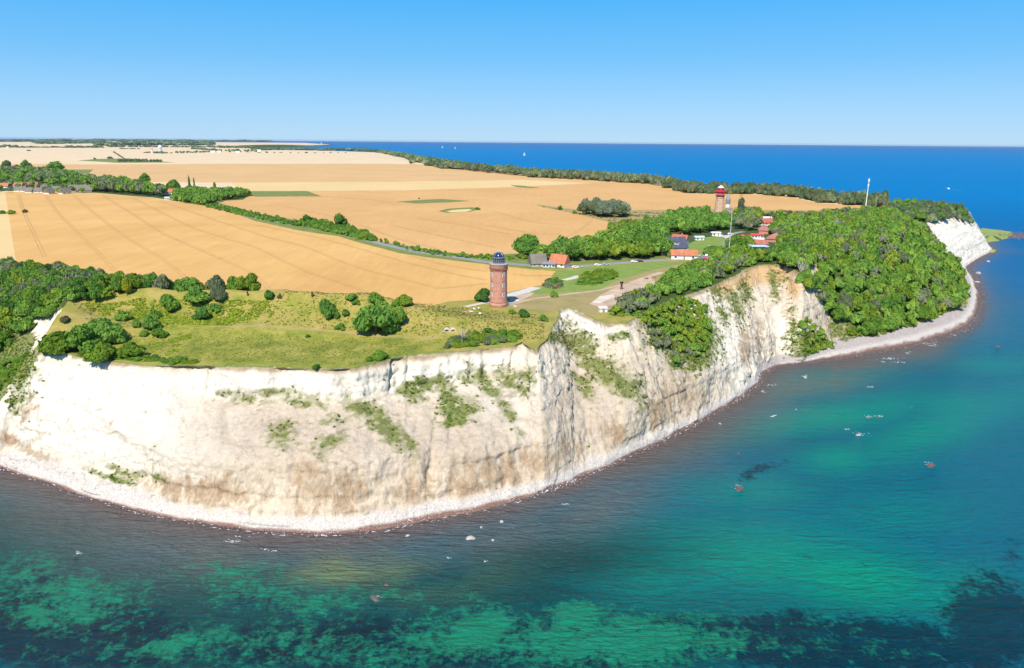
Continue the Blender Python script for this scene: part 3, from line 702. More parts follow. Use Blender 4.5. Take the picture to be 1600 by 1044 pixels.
# weed beds: dark, mottled
weed = gb([(1350, 1010, 380, 70, 3, 1.1), (1250, 960, 60, 28, 10, .9), (1060, 960, 140, 24, 0, .7), (1545, 980, 120, 120, 0, 1.1), (1260, 868, 30, 12, 10, .8), (1350, 885, 22, 12, 10, .8), (1310, 860, 26, 10, 10, .6), (1180, 738, 60, 18, -24, .9), (1230, 722, 40, 14, -24, .7), (1350, 640, 100, 16, 0, .3), (1580, 860, 40, 60, 0, .7), (1400, 660, 30, 30, 0, .4), (1440, 605, 90, 20, -10, .35),
 (100, 990, 300, 90, 5, 1.1), (600, 1010, 500, 80, 0, .9), (950, 1010, 280, 60, 0, .85), (60, 900, 150, 70, 20, .8), (450, 950, 280, 50, 5, .7), (800, 940, 250, 40, 0, .6)])
bright = gb([(450, 930, 420, 50, 3, .55), (900, 1000, 450, 60, 0, .75), (500, 1010, 600, 60, 0, .55), (100, 930, 240, 90, 10, .6), (1250, 1010, 300, 40, 0, .5), (50, 960, 50, 30, 20, .9), (20, 890, 40, 20, 20, .5), (270, 1010, 60, 20, 0, .8), (250, 940, 120, 30, 10, .35), (760, 985, 70, 30, 0, 1), (900, 960, 60, 28, 0, 1), (860, 1000, 100, 36, 0, .9), (1050, 985, 90, 30, 0, .7), (1140, 1015, 60, 20, 0, .7), (640, 1010, 100, 26, 0, .5), (560, 920, 120, 22, 0, .35), (350, 890, 90, 14, 10, .6), (1000, 1020, 80, 18, 0, .6)])
olive = gb([(440, 880, 190, 24, 6, .8), (350, 860, 90, 20, 12, .7), (560, 890, 130, 24, 0, .8), (640, 900, 120, 34, 0, .5)])
col = lerpc(col, C(.15, .20, .06), np.clip(olive*(.55+1.6*n_m), 0, .85))
turb = np.exp(-(np.maximum(dsh-2, 0)/ (20+8*n_l))**2)*.9
turb = np.maximum(turb, gb([(1030, 715, 110, 40, -30, .8), (930, 790, 120, 42, -22, .8), (1230, 605, 110, 22, -8, .8), (640, 862, 160, 18, 0, .5), (180, 790, 220, 26, 12, .6), (1450, 780, 10, 10, 0, .0), (780, 835, 150, 32, -8, .75)]))
turb *= (1-sstep(1450, 1540, spx))*sstep(560, 420, SP[:, 1])*(SP[:, 0] > -400)+.35*(spx > 1300)
col = lerpc(col, C(.110, .100, .088), np.clip(turb*(.95+.25*n_l), 0, 1))
edge = np.exp(-(dsh/7.0)**2)*(spx < 1560)
col = lerpc(col, C(.13, .085, .075), np.clip(edge*.8, 0, 1))
sea = mesh_np('sea', np.column_stack([SP, np.zeros(len(SP))]), SFc, None, smooth=True)
attr_col(sea, 'body', np.clip(col, 0, 1)); attr(sea, 'weed', np.clip(weed, 0, 1.2)*(1-np.clip(turb, 0, 1)*.9)); attr(sea, 'bright', bright)
attr(sea, 'near', (np.clip(1-(dist-200)/1900, 0, 1))**2.6)
t = NT('sea_water')
p = t.pos()
wd = t.noise(p, .05, 6, .62, .4); wf = t.noise(p, .27, 7, .72, .5)
wg = t.noise(t.pos((1, 1, 1), (0, 0, 1)), .55, 5, .75, .3)
f = t.math('ADD', t.math('MULTIPLY', wd, .28), t.math('ADD', t.math('MULTIPLY', wf, .42), t.math('MULTIPLY', wg, .30)))
k = t.rng(t.math('ADD', t.math('MULTIPLY', t.at('weed'), .50), f), .83, .93)
body = t.mix(t.math('MULTIPLY', k, .88), t.at('body', 'Color'), (.0, .010, .024))
k2 = t.rng(t.math('ADD', t.math('MULTIPLY', t.at('bright'), .34), t.math('SUBTRACT', 1.0, f)), .645, .74)
body = t.mix(t.math('MULTIPLY', k2, .9), body, (.006, .19, .095))
w1 = t.noise(t.pos((.07, .26, 1), (0, 0, .30)), 1.0, 5, .55, .9)
w2 = t.noise(t.pos((.26, .80, 1), (0, 0, .05)), 1.0, 4, .6, .9)
w3 = t.noise(t.pos((.006, .03, 1), (0, 0, .1)), 1.0, 4, .6)
wh = t.math('ADD', t.math('MULTIPLY', w1, .6), t.math('MULTIPLY', w2, .4))
body = t.mix(t.rng(t.math('ADD', t.math('MULTIPLY', wh, .6), t.math('MULTIPLY', w3, .4)), .35, .65, .0, .16), body, t.mix(.5, body, (.0, .30, .42), 'ADD'))  # wave streaks lightened in the colour, standing in for reflected sky
t.base(body)
b = t.n.new('ShaderNodeBump'); b.inputs['Strength'].default_value = 1.0
b.inputs['Distance'].default_value = 4.2; t.l.new(wh, b.inputs['Height']); t.l.new(b.outputs[0], t.b.inputs['Normal'])

df = t.n.new('ShaderNodeBsdfDiffuse'); t.l.new(body, df.inputs['Color'])
ms = t.n.new('ShaderNodeMixShader'); t.l.new(t.math('ADD', t.math('MULTIPLY', t.at('near'), .94), .06), ms.inputs[0])
t.l.new(df.outputs[0], ms.inputs[1]); t.l.new(t.b.outputs[0], ms.inputs[2]); t.l.new(ms.outputs[0], t.out.inputs[0])
t.b.inputs['Roughness'].default_value = .14; t.b.inputs['IOR'].default_value = 1.33; t.b.inputs['Specular IOR Level'].default_value = .085
sea.materials.append(t.m)
obj('sea', sea, kind='structure', label='clear sea shading from green shallows to deep blue')
# ---------------------------------------------------------------- foliage
def ico(sub):
    import bmesh
    bm = bmesh.new(); bmesh.ops.create_icosphere(bm, subdivisions=sub, radius=1)
    v = np.array([x.co[:] for x in bm.verts]); f = np.array([[l.index for l in q.verts] for q in bm.faces]); bm.free(); return v, f
ICO1 = ico(1); ICO2 = ico(2)
def crown(seed, lobes, cards, size, form='round', core=ICO1, cardz=1.0):
    """unit crown: radius about 1 in plan, z 0..1; returns verts, tris, tint per vertex"""
    g = np.random.default_rng(seed)
    V = []; F = []; T = []; b = 0
    for k in range(lobes):
        if k == 0: c = np.array([0, 0, .5]); r = .62 if form == 'round' else .5
        else:
            a = k*2.399+g.uniform(-.4, .4); q = g.uniform(.25, .95)
            if form == 'round': zc = .30+.50*(1-q**2)*g.uniform(.7, 1.1); rad = q*.62
            elif form == 'dome': zc = .09+.6*(1-q**2)*g.uniform(.6, 1.1); rad = q*.72
            elif form == 'tall': zc = g.uniform(.12, .82); rad = .5*q*(1-zc*.6)
            c = np.array([rad*math.cos(a), rad*math.sin(a), zc]); r = g.uniform(.26, .44)*(1.1 if form != 'tall' else .9-.3*zc)
        rz = r*.62 if form != 'tall' else r*.55
        if k == 0 and form == 'tall': rz = .45
        v, f = core
        disp = 1+.18*fbm(v[:, 0]*2+seed, v[:, 1]*2, v[:, 2]*2+k, seed+k, 2)
        P = v*disp[:, None]*np.array([r, r, rz])*.90+c
        P[:, 2] = np.maximum(P[:, 2], .02)
        tn = g.uniform(-.5, .5)
        V.append(P); F.append(f+b); T.append(np.full(len(P), tn)); b += len(P)
        n = cards if k else int(cards*1.2)
        d = g.normal(size=(n, 3)); d /= np.linalg.norm(d, axis=1)[:, None]; d[:, 2] = np.where(d[:, 2] < -.25, -d[:, 2], d[:, 2])
        p = d*np.array([r, r, rz])*g.uniform(.86, 1.12, (n, 1))+c
        p[:, 2] = np.maximum(p[:, 2], .03)
        nn = d+g.normal(0, .55, (n, 3)); nn /= np.linalg.norm(nn, axis=1)[:, None]
        t1 = np.cross(nn, g.normal(size=(n, 3))); t1 /= np.linalg.norm(t1, axis=1)[:, None]; t2 = np.cross(nn, t1)
        s = size*g.uniform(.6, 1.3, (n, 1)); sc = np.array([1, 1, cardz])
        q = np.stack([p-t1*s*sc-t2*s*.55*sc, p+t1*s*sc-t2*s*.4*sc, p+t1*s*.3*sc+t2*s*sc, p-t1*s*.7*sc+t2*s*.6*sc], 1).reshape(-1, 3)
        i = np.arange(n)*4+b
        F.append(np.stack([i, i+1, i+2], 1)); F.append(np.stack([i, i+2, i+3], 1))
        V.append(q); T.append(np.repeat(tn+g.uniform(-.35, .35, n), 4)); b += 4*n
    V = np.vstack(V); V[:, 2] = np.maximum(V[:, 2], 0)
    return V, np.vstack(F), np.concatenate(T)
def leafmat(name, stops, rand=.35):
    t = NT(name)
    oi = t.n.new('ShaderNodeObjectInfo')
    n = t.noise(t.co(kind='Object'), 2.2, 3)
    f = t.math('ADD', t.math('MULTIPLY', oi.outputs['Random'], rand), t.math('ADD', t.math('MULTIPLY', t.at('tint'), .28), .5-rand/2))
    f = t.math('ADD', f, t.math('MULTIPLY', t.math('SUBTRACT', n, .5), .3))
    c = t.ramp(f, stops); t.base(c)
    tr = t.n.new('ShaderNodeBsdfTranslucent'); t.l.new(t.mix(.35, c, (.25, .34, .02)), tr.inputs['Color'])
    mx = t.n.new('ShaderNodeMixShader'); mx.inputs[0].default_value = .30
    t.l.new(t.b.outputs[0], mx.inputs[1]); t.l.new(tr.outputs[0], mx.inputs[2]); t.l.new(mx.outputs[0], t.out.inputs[0])
    t.b.inputs['Roughness'].default_value = .85; t.b.inputs['Specular IOR Level'].default_value = .12
    return t.m
LEAF = {
 'dark': leafmat('dark_leaves', [(.2, (0.052, 0.136, 0.028)), (.5, (0.109, 0.240, 0.038)), (.8, (0.197, 0.360, 0.063))]),
 'mid': leafmat('green_leaves', [(.2, (0.085, 0.179, 0.022)), (.5, (0.146, 0.283, 0.037)), (.8, (0.250, 0.399, 0.063))]),
 'light': leafmat('yellow_green_leaves', [(.2, (0.103, 0.184, 0.017)), (.5, (0.175, 0.282, 0.028)), (.8, (0.287, 0.367, 0.042))]),
 'grey': leafmat('grey_green_leaves', [(.2, (0.098, 0.139, 0.066)), (.5, (0.157, 0.198, 0.101)), (.8, (0.255, 0.277, 0.155))]),
 'silver': leafmat('silvery_leaves', [(.2, (0.149, 0.203, 0.128)), (.5, (0.230, 0.284, 0.203)), (.8, (0.351, 0.405, 0.297))]),
 'belt': leafmat('blue_green_leaves', [(.2, (0.079, 0.139, 0.061)), (.5, (0.158, 0.228, 0.108)), (.8, (0.315, 0.359, 0.187))]),
 'yellow': leafmat('yellow_leaves', [(.2, (.30, .32, .02)), (.5, (.42, .42, .03)), (.8, (.55, .50, .05))]),
 'herb': leafmat('bright_herb_leaves', [(.2, (0.189, 0.270, 0.027)), (.5, (0.338, 0.419, 0.041)), (.8, (0.567, 0.567, 0.068))]),
 'brown': leafmat('dry_twiggy_leaves', [(.2, (.09, .09, .04)), (.5, (.15, .14, .07)), (.8, (.24, .21, .12))]),
 'scrub': leafmat('scrub_leaves', [(.2, (0.078, 0.102, 0.022)), (.5, (0.156, 0.168, 0.038)), (.8, (0.311, 0.264, 0.086))]),
}
M['bark'] = plain('bark', (.13, .10, .075), .3, 3)
M['bare'] = plain('bare_grey_wood', (.42, .38, .33), .2, 2)
FORM = {'round': ('round', 14, 95, .080, 1.0), 'dome': ('dome', 14, 95, .082, 1.0), 'tall': ('tall', 13, 80, .085, .35)}
PROTO = {}; NV = 5
for fm, (f, lb, cd_, sz, cz) in FORM.items():
    for s in range(NV):
        V, F, T = crown(100+s*17+len(fm), lb, cd_, sz, f, ICO1, cz)
        for lf, mat in LEAF.items():
            if lf not in ('dark', 'mid', 'light', 'grey', 'silver', 'belt', 'yellow', 'brown'): continue
            PROTO[fm, s, lf] = (V, F, T, None)
LOW = {fm: [crown(300+s, 6, 16, .2, FORM[fm][0], ico(1), FORM[fm][4]) for s in range(4)] for fm in FORM}
_mc = {}
def crown_mesh(fm, s, lf):
    k = (fm, s, lf)
    if k not in _mc:
        V, F, T, _ = PROTO[k]; me = mesh_np('crown', V, F, LEAF[lf]); attr(me, 'tint', T); _mc[k] = me
    return _mc[k]
def trunk_mesh():
    if 'trunk' in _mc: return _mc['trunk']
    m = MB(); m.tube((0, 0, -.25), (.02, 0, .55), .085, .055, 7)
    for k in range(4):
        a = k*1.7+.4; m.tube((.02, 0, .32+.05*k), (.38*math.cos(a), .38*math.sin(a), .62+.04*k), .035, .012, 5)
    _mc['trunk'] = m.me('trunk', M['bark'])
    return _mc['trunk']
TREES = []   # dict(kind,x,y,z,r,h,form,leaf,label,group,own)
def spec(kind, P, r, h, form, leaf, label, group=None, own=False, crown0=.18):
    px, py, d = project(np.array([[P[0], P[1], P[2]+h*.5]]))
    TREES.append(dict(kind=kind, P=P, r=r, h=h, form=form, leaf=leaf, label=label, group=group, own=own, c0=crown0, size=r*h/d[0]**2*(1e6 if own else 1)*(1 if -40 < px[0] < 1640 else .01)))
def mpp(P): return float(project(np.array([[P[0], P[1], P[2]]]))[2][0])/F_PX
def px_tree(kind, x, y, w, h, leaf, label, form='round', group=None, c0=.03):
    """one plant by where its foot stands; w, h are its width and height in photograph pixels"""
    P = hit(x, y); m = mpp(P); r = w*m/2/.93
    dep = math.atan2(CAM_Z-P.z, math.hypot(P.x, P.y))
    hh = max(.4, (h*m-.0*r)/math.cos(dep))
    spec(kind, (P.x, P.y, P.z-.1), r, hh, form, leaf, label, group, True, 0.0 if kind == 'shrub' else c0)
def poly_ground(lst): return np.array([hit(a, b)[:2] for a, b in lst])
def wood(kind, poly, spacing, rr, hh, leaves, label, group, form='round', c0=.12, seed=0, world=None, keep=None):
    g = np.random.default_rng(1000+seed)
    P = poly_ground(poly) if world is None else world
    lo, hi = P.min(0), P.max(0)
    nx_, ny_ = int((hi[0]-lo[0])/spacing)+1, int((hi[1]-lo[1])/(spacing*.87))+1
    c = 0
    ppx, ppy, _ = project(np.column_stack([P, zt(P[:, 0], P[:, 1])*.9]))
    for j in range(ny_):
        for i in range(nx_):
            q = np.array([lo[0]+(i+.5*(j % 2))*spacing, lo[1]+j*spacing*.87])+g.uniform(-.34, .34, 2)*spacing
            if not inside(q[None], P)[0]: continue
            z = ground(q[0], q[1])
            if z < 1.0: continue
            if keep == 'view':
                tx, ty, _ = project(np.array([[q[0], q[1], z+10.0]]))
                if (1106 < tx[0] < 1148 and ty[0] < 331) or (1140 < tx[0] < 1215 and ty[0] < 345 and not 1148 < tx[0] < 1186): continue
            r = g.uniform(*rr); nz = vnoise(q[0]/38, q[1]/38, 0, 77+seed)
            lf = leaves[int(np.clip((nz*.5+.5+g.uniform(-.3, .3))*len(leaves), 0, len(leaves)-1))]
            hcr = g.uniform(*hh)
            spec(kind, (q[0], q[1], z-.3), r, hcr, form, lf, zone(label.replace('#', WORD[lf]), q, z, ppx, ppy), group+'', False, c0); c += 1
    return c
def zone(lab, q, z, ppx, ppy):
    x, y, _ = project(np.array([[q[0], q[1], z]])); fx = (x[0]-ppx.min())/max(1, ppx.max()-ppx.min()); fy = (y[0]-ppy.min())/max(1, ppy.max()-ppy.min())
    a = ('left' if fx < .25 else 'inner left' if fx < .5 else 'inner right' if fx < .75 else 'right')
    w = '' if ppy.max()-ppy.min() < 40 else ('upper ' if fy < .33 else 'middle ' if fy < .66 else 'lower ')
    r = (lab+', '+w+a+' part').split()
    return ' '.join(r[:16]) if len(r) <= 16 else lab
WORD = {'dark': 'dark green', 'mid': 'green', 'light': 'light yellow-green', 'grey': 'grey-green', 'silver': 'silvery', 'belt': 'bluish green', 'brown': 'brownish', 'yellow': 'yellow', 'scrub': 'dull green', 'herb': 'bright yellow-green'}
# woods
nW = {}
nW['R'] = wood('broadleaf_tree', [(1230, 372), (1262, 350), (1310, 342), (1380, 336), (1418, 348), (1428, 358), (1470, 400), (1500, 430), (1509, 455), (1509, 478), (1470, 496), (1412, 512), (1360, 528), (1326, 524), (1300, 500), (1262, 462), (1248, 430), (1222, 418), (1205, 410), (1215, 396)], 7.3, (3.6, 7.4), (6.5, 12.5),
  ['dark', 'mid', 'light', 'mid', 'dark', 'mid', 'grey', 'mid', 'light', 'mid'], '# broadleaf tree in the dense wood covering the right-hand slope', 'trees of the wood on the right-hand slope', 'dome', seed=1)
nW['R2'] = wood('broadleaf_tree', [(1208, 352), (1236, 341), (1300, 334), (1385, 329), (1400, 337), (1310, 345), (1262, 352), (1240, 370), (1218, 374), (1204, 366)], 7.5, (3.6, 6.2), (5, 9), ['mid', 'dark', 'light', 'mid', 'grey'], '# broadleaf tree at the back edge of the right-hand wood by the field', 'trees at the back edge of the right-hand wood', 'dome', seed=36)
nW['Rl'] = wood('broadleaf_tree', [(1236, 528), (1250, 508), (1285, 520), (1303, 545), (1270, 553), (1246, 553)], 3.3, (1.4, 3.3), (2.2, 5), ['light', 'mid', 'light'], '# bush-like tree in the clump above the beach left of the wood', 'trees of the clump above the beach', 'dome', c0=.05, seed=2)
nW['Rb'] = wood('shrub', [(1320, 522), (1330, 505), (1400, 500), (1470, 480), (1500, 484), (1420, 510), (1360, 527)], 4.5, (2.0, 3.0), (2.4, 4), ['light', 'light', 'mid'], '# shrub along the foot of the right-hand wood above the beach', 'shrubs along the foot of the right-hand wood', 'dome', c0=.0, seed=3)
nW['knob'] = wood('silvery_tree', [(1388, 330), (1400, 322), (1470, 326), (1498, 332), (1515, 348), (1528, 362), (1510, 352), (1488, 344), (1450, 350), (1425, 346), (1395, 338)], 9, (5.0, 7.0), (9, 13), ['grey', 'belt', 'mid', 'belt'], '# tree on the wooded knob above the far white bluff', 'trees on the knob above the far bluff', 'dome', seed=4)
nW['L'] = wood('broadleaf_tree', [(-40, 440), (0, 430), (40, 434), (120, 456), (200, 465), (300, 468), (352, 469), (340, 474), (250, 472), (160, 467), (110, 473), (92, 484), (70, 500), (45, 520), (15, 545), (-40, 580), (-80, 560), (-80, 460)], 5.8, (3.0, 5.2), (5.5, 9.5),
  ['mid', 'dark', 'light', 'mid', 'dark', 'grey'], '# broadleaf tree in the wood at the left edge behind the rampart', 'trees of the left-hand wood', 'dome', seed=5)
LB = np.vstack([RAMP[1:6]+np.array([1, 3.0]), at_z(345, 471, 42.0)[None], at_z(300, 463, 42.0)[None], at_z(200, 449, 42.0)[None], at_z(100, 431, 42.0)[None], at_z(0, 421, 42.0)[None], at_z(-60, 421, 42.0)[None], at_z(-60, 445, 42.0)[None], at_z(60, 470, 42.0)[None]])
nW['L2'] = wood('broadleaf_tree', None, 5.4, (3.2, 5.6), (6.5, 9.5), ['mid', 'dark', 'light', 'mid', 'grey', 'dark'], '# broadleaf tree behind the rampart crest bordering the wheat at left', 'wood behind the rampart crest', 'dome', c0=.05, seed=35, world=LB)
nW['Lb'] = wood('shrub', [(-20, 640), (0, 612), (20, 590), (44, 560), (48, 552), (30, 556), (-10, 575), (-60, 600), (-60, 650)], 3.2, (1.8, 2.6), (1.8, 3.0), ['mid', 'scrub' if False else 'mid', 'light'], '# shrub on the slope left of the white cliff corner', 'shrubs left of the cliff corner', 'dome', c0=0, seed=6)
nW['ham1'] = wood('broadleaf_tree', [(805, 408), (850, 402), (880, 392), (935, 384), (975, 375), (1005, 362), (1040, 352), (1045, 372), (1034, 384), (1040, 392), (1050, 400), (1000, 405), (950, 407), (890, 409), (850, 409)], 8.6, (5.0, 6.6), (8.5, 12.0), ['dark', 'mid', 'dark', 'mid', 'light'], '# broadleaf tree in the grove lining the hamlet road', 'trees of the grove lining the hamlet road', 'round', seed=7)
nW['ham2'] = wood('broadleaf_tree', [(1022, 362), (1040, 346), (1070, 340), (1105, 336), (1112, 338), (1140, 341), (1150, 352), (1140, 360), (1112, 361), (1095, 366), (1070, 372), (1056, 362), (1030, 372)], 9.0, (5.4, 7.0), (9, 12), ['dark', 'dark', 'mid'], '# tree in the thick grove in front of the two lighthouses', 'trees in front of the two lighthouses', 'round', seed=8, keep='view')
nW['ham3'] = wood('broadleaf_tree', [(1150, 352), (1150, 335), (1185, 335), (1215, 342), (1232, 350), (1208, 356), (1200, 346), (1185, 348), (1180, 362), (1165, 362), (1152, 358)], 9.0, (4.8, 6.4), (8, 11), ['mid', 'dark', 'light', 'grey'], '# tree among the buildings right of the lighthouses', 'trees among the buildings right of the lighthouses', 'round', seed=9, keep='view')
nW['ham4'] = wood('broadleaf_tree', [(1138, 394), (1138, 384), (1150, 377), (1168, 379), (1175, 387), (1172, 398), (1205, 400), (1212, 408), (1190, 412), (1164, 418), (1145, 428), (1122, 436), (1096, 440), (1108, 418), (1122, 400)], 6.4, (3.8, 5.2), (5, 7.5), ['mid', 'dark', 'light', 'mid', 'grey'], '# tree between the hamlet lane and the cliff edge', 'trees between the lane and the cliff edge', 'dome', seed=10)
nW['mid'] = wood('broadleaf_tree', [(1040, 436), (1062, 424), (1094, 412), (1112, 425), (1106, 446), (1085, 455), (1060, 462), (1040, 468), (1006, 484), (968, 494), (956, 491), (985, 468), (1022, 456)], 5.2, (3.0, 4.3), (4, 6.4), ['mid', 'mid', 'dark', 'light', 'grey'], '# tree of the thicket on the cliff edge beside the trodden ground', 'thicket on the cliff edge beside the trodden ground', 'dome', seed=11)
nW['mids'] = wood('broadleaf_tree', [(1004, 500), (1020, 488), (1040, 476), (1075, 470), (1098, 480), (1112, 505), (1108, 540), (1100, 556), (1085, 562), (1070, 566), (1058, 580), (1050, 556), (1036, 545), (1022, 548), (1014, 520)], 3.3, (1.3, 3.3), (2.2, 5.5), ['light', 'mid', 'light', 'mid', 'grey'], '# tree of the clump hanging on the bare cliff face', 'trees hanging on the bare cliff face', 'dome', c0=.05, seed=12)
nW['back'] = wood('shrub', [(940, 372), (955, 352), (985, 345), (1010, 352), (1010, 366), (985, 378), (960, 384)], 7, (2.4, 4.0), (2.5, 4.5), ['mid', 'light', 'mid'], '# shrub on the rough slope behind the hamlet grove', 'shrubs on the rough slope behind the grove', 'dome', c0=0, seed=13)
nW['rs'] = wood('shrub', [(1150, 338), (1215, 333), (1240, 332), (1245, 338), (1180, 340)], 11, (3, 4.6), (3.5, 5), ['grey', 'belt', 'brown'], '# shrub at the field edge right of the red-topped lighthouse', 'shrubs at the field edge by the lighthouse', 'dome', c0=0, seed=14)
nW['silver'] = wood('silvery_tree', [(907, 335), (912, 330), (940, 326), (975, 330), (984, 338), (975, 341), (940, 341), (915, 339)], 11, (6.0, 8.0), (10, 14), ['silver', 'grey', 'silver'], '# tree of the isolated grove in the dry grassland behind the fields', 'isolated silvery grove', 'round', seed=15)
# belt along the far shore
FOOT = UP([(1385, 325), (1350, 322), (1310, 319.5), (1275, 316), (1240, 309), (1185, 304), (1130, 303), (1077, 302), (1050, 296), (1020, 288.5), (960, 284.5), (900, 281), (820, 277)])
BELT = np.vstack([FOOT, Nn[3:14][::-1]])
BELT = np.vstack([FOOT, np.array(UP([(820, 272.5), (900, 276), (960, 280), (1020, 285), (1077, 296), (1130, 298.5), (1185, 300), (1240, 304.5), (1275, 310), (1340, 316), (1385, 317.5)]))])
nW['belt'] = wood('silvery_tree', None, 13.5, (7.5, 10), (14, 19), ['belt', 'belt', 'grey', 'belt', 'grey'], '# tree in the long belt between the fields and the far shore', 'tree belt along the far shore', 'dome', c0=.0, seed=16, world=BELT)
B2 = np.array(UP([(820, 275), (760, 270), (705, 264), (700, 260), (760, 266), (820, 271)]))
nW['belt2'] = wood('silvery_tree', None, 21, (12, 16), (13, 20), ['belt', 'grey'], '# tree in the distant end of the shoreline belt', 'distant end of the shoreline belt', 'round', c0=.0, seed=17, world=B2)
L3 = np.array(UP([(705, 264), (680, 258), (660, 253), (640, 247), (618, 242.5), (596, 238.5)]))
for q in densify(L3, 26):
    for s in (0, 1):
        a = q+rng.normal(0, 16, 2); spec('silvery_tree', (a[0], a[1], float(zt(a[0], a[1]))-1), rng.uniform(16, 26), rng.uniform(16, 26), 'dome', 'belt', 'bluish green tree of the farthest shoreline wood', 'farthest shoreline wood', False, 0)
# village
nW['v1'] = wood('broadleaf_tree', [(-60, 300), (-60, 272), (0, 268), (40, 266), (96, 272), (150, 284), (146, 291), (120, 290), (60, 287), (30, 291), (0, 292)], 19, (7.0, 10.5), (8, 15), ['dark', 'belt', 'mid', 'dark', 'grey'], '# tree among the village houses at the left edge', 'trees among the village houses', 'round', seed=18)
nW['v2'] = wood('broadleaf_tree', [(148, 300), (148, 290), (175, 288), (210, 293), (240, 301), (262, 306), (250, 308.5), (225, 306), (180, 302)], 10.5, (6.5, 8.5), (12, 16), ['mid', 'grey', 'mid', 'dark'], '# tree in the big rounded copse beside the village', 'rounded copse beside the village', 'round', seed=19)
nW['v3'] = wood('broadleaf_tree', [(268, 314), (275, 305), (300, 300), (330, 302), (388, 303.5), (388, 308), (350, 313), (336, 317), (325, 322), (300, 319)], 9.5, (5, 7), (8, 12), ['dark', 'mid', 'dark', 'mid'], '# tree in the hedge-like wood at the road bend by the village', 'wood at the road bend by the village', 'dome', seed=20)
nW['v4'] = wood('broadleaf_tree', [(-20, 302), (-20, 288), (60, 288), (148, 293), (148, 302), (100, 303), (50, 301)], 24, (4, 6.5), (6, 9.5), ['mid', 'belt', 'dark'], '# garden tree between the front cottages of the village', 'garden trees of the village', 'round', seed=37)
# roadside shrubs
nW['h1'] = wood('shrub', [(318, 322), (336, 321), (380, 330), (470, 349), (465, 354), (400, 342), (345, 330)], 6.0, (2.0, 3.2), (2.4, 4.2), ['mid', 'dark'], '# shrub in the hedge beside the far part of the road', 'hedge shrubs beside the far road', 'dome', c0=0, seed=21)
nW['h2'] = wood('shrub', [(458, 352), (475, 346), (500, 349), (540, 356), (575, 366), (588, 376), (575, 377), (530, 366), (490, 357)], 4.6, (2.4, 3.8), (3.2, 6.0), ['mid', 'dark', 'mid', 'light'], '# shrub in the thick hedge along the middle of the road', 'thick hedge along the road', 'dome', c0=0, seed=22)
nW['h3'] = wood('shrub', [(590, 379), (600, 377), (640, 386), (700, 397), (770, 402), (805, 402), (805, 407), (760, 406), (700, 402), (650, 392)], 5.6, (1.6, 2.8), (1.8, 3.6), ['mid', 'light', 'dark'], '# shrub in the broken hedge near the brick tower road', 'broken hedge behind the brick tower', 'dome', c0=0, seed=23)
# shrubs of the headland meadow
nW['e1'] = wood('shrub', [(70, 549), (95, 546), (112, 553), (96, 552), (70, 551)], 2.4, (1.3, 2), (1.2, 2), ['mid', 'light'], '# shrub on the cliff corner at the left', 'shrubs on the left cliff corner', 'dome', c0=0, seed=24)
nW['e2'] = wood('shrub', [(115, 558), (140, 545), (190, 550), (215, 558), (270, 562), (312, 562), (310, 569), (270, 570), (200, 562), (150, 562)], 2.6, (1.3, 2.2), (1.2, 2.3), ['mid', 'light', 'mid', 'light'], '# low shrub on the cliff edge below the big left-hand bushes', 'low shrubs along the left cliff edge', 'dome', c0=0, seed=25)
nW['e3'] = wood('shrub', [(694, 546), (705, 530), (740, 518), (775, 516), (812, 520), (812, 530), (780, 537), (745, 541)], 3.0, (1.6, 2.6), (1.8, 3.2), ['mid', 'grey', 'light', 'mid'], '# shrub in the thicket at the cliff edge below the brick tower', 'thicket at the cliff edge below the brick tower', 'dome', c0=0, seed=26)
nW['g1'] = wood('shrub', [(905, 446), (912, 430), (930, 424), (955, 424), (966, 430), (950, 438), (925, 446)], 4.2, (2.3, 3.2), (2.2, 3.4), ['mid', 'mid', 'light'], '# shrub in the group on the lawn beside the road', 'shrub group on the lawn', 'dome', c0=0, seed=27)
nW['g2'] = wood('shrub', [(846, 449), (856, 440), (870, 436), (880, 442), (878, 450), (862, 452)], 3.6, (2.0, 2.8), (2.0, 3.0), ['mid', 'grey', 'dark'], '# shrub in the clump at the field corner by the tower path', 'shrub clump at the field corner', 'dome', c0=0, seed=28)
nW['m1'] = wood('shrub', [(948, 494), (956, 488), (1000, 488), (1030, 500), (1025, 515), (1000, 500)], 3.4, (1.5, 2.4), (1.5, 2.4), ['light', 'mid'], '# shrub at the thicket edge above the chalk spur', 'shrubs above the chalk spur', 'dome', c0=0, seed=29)
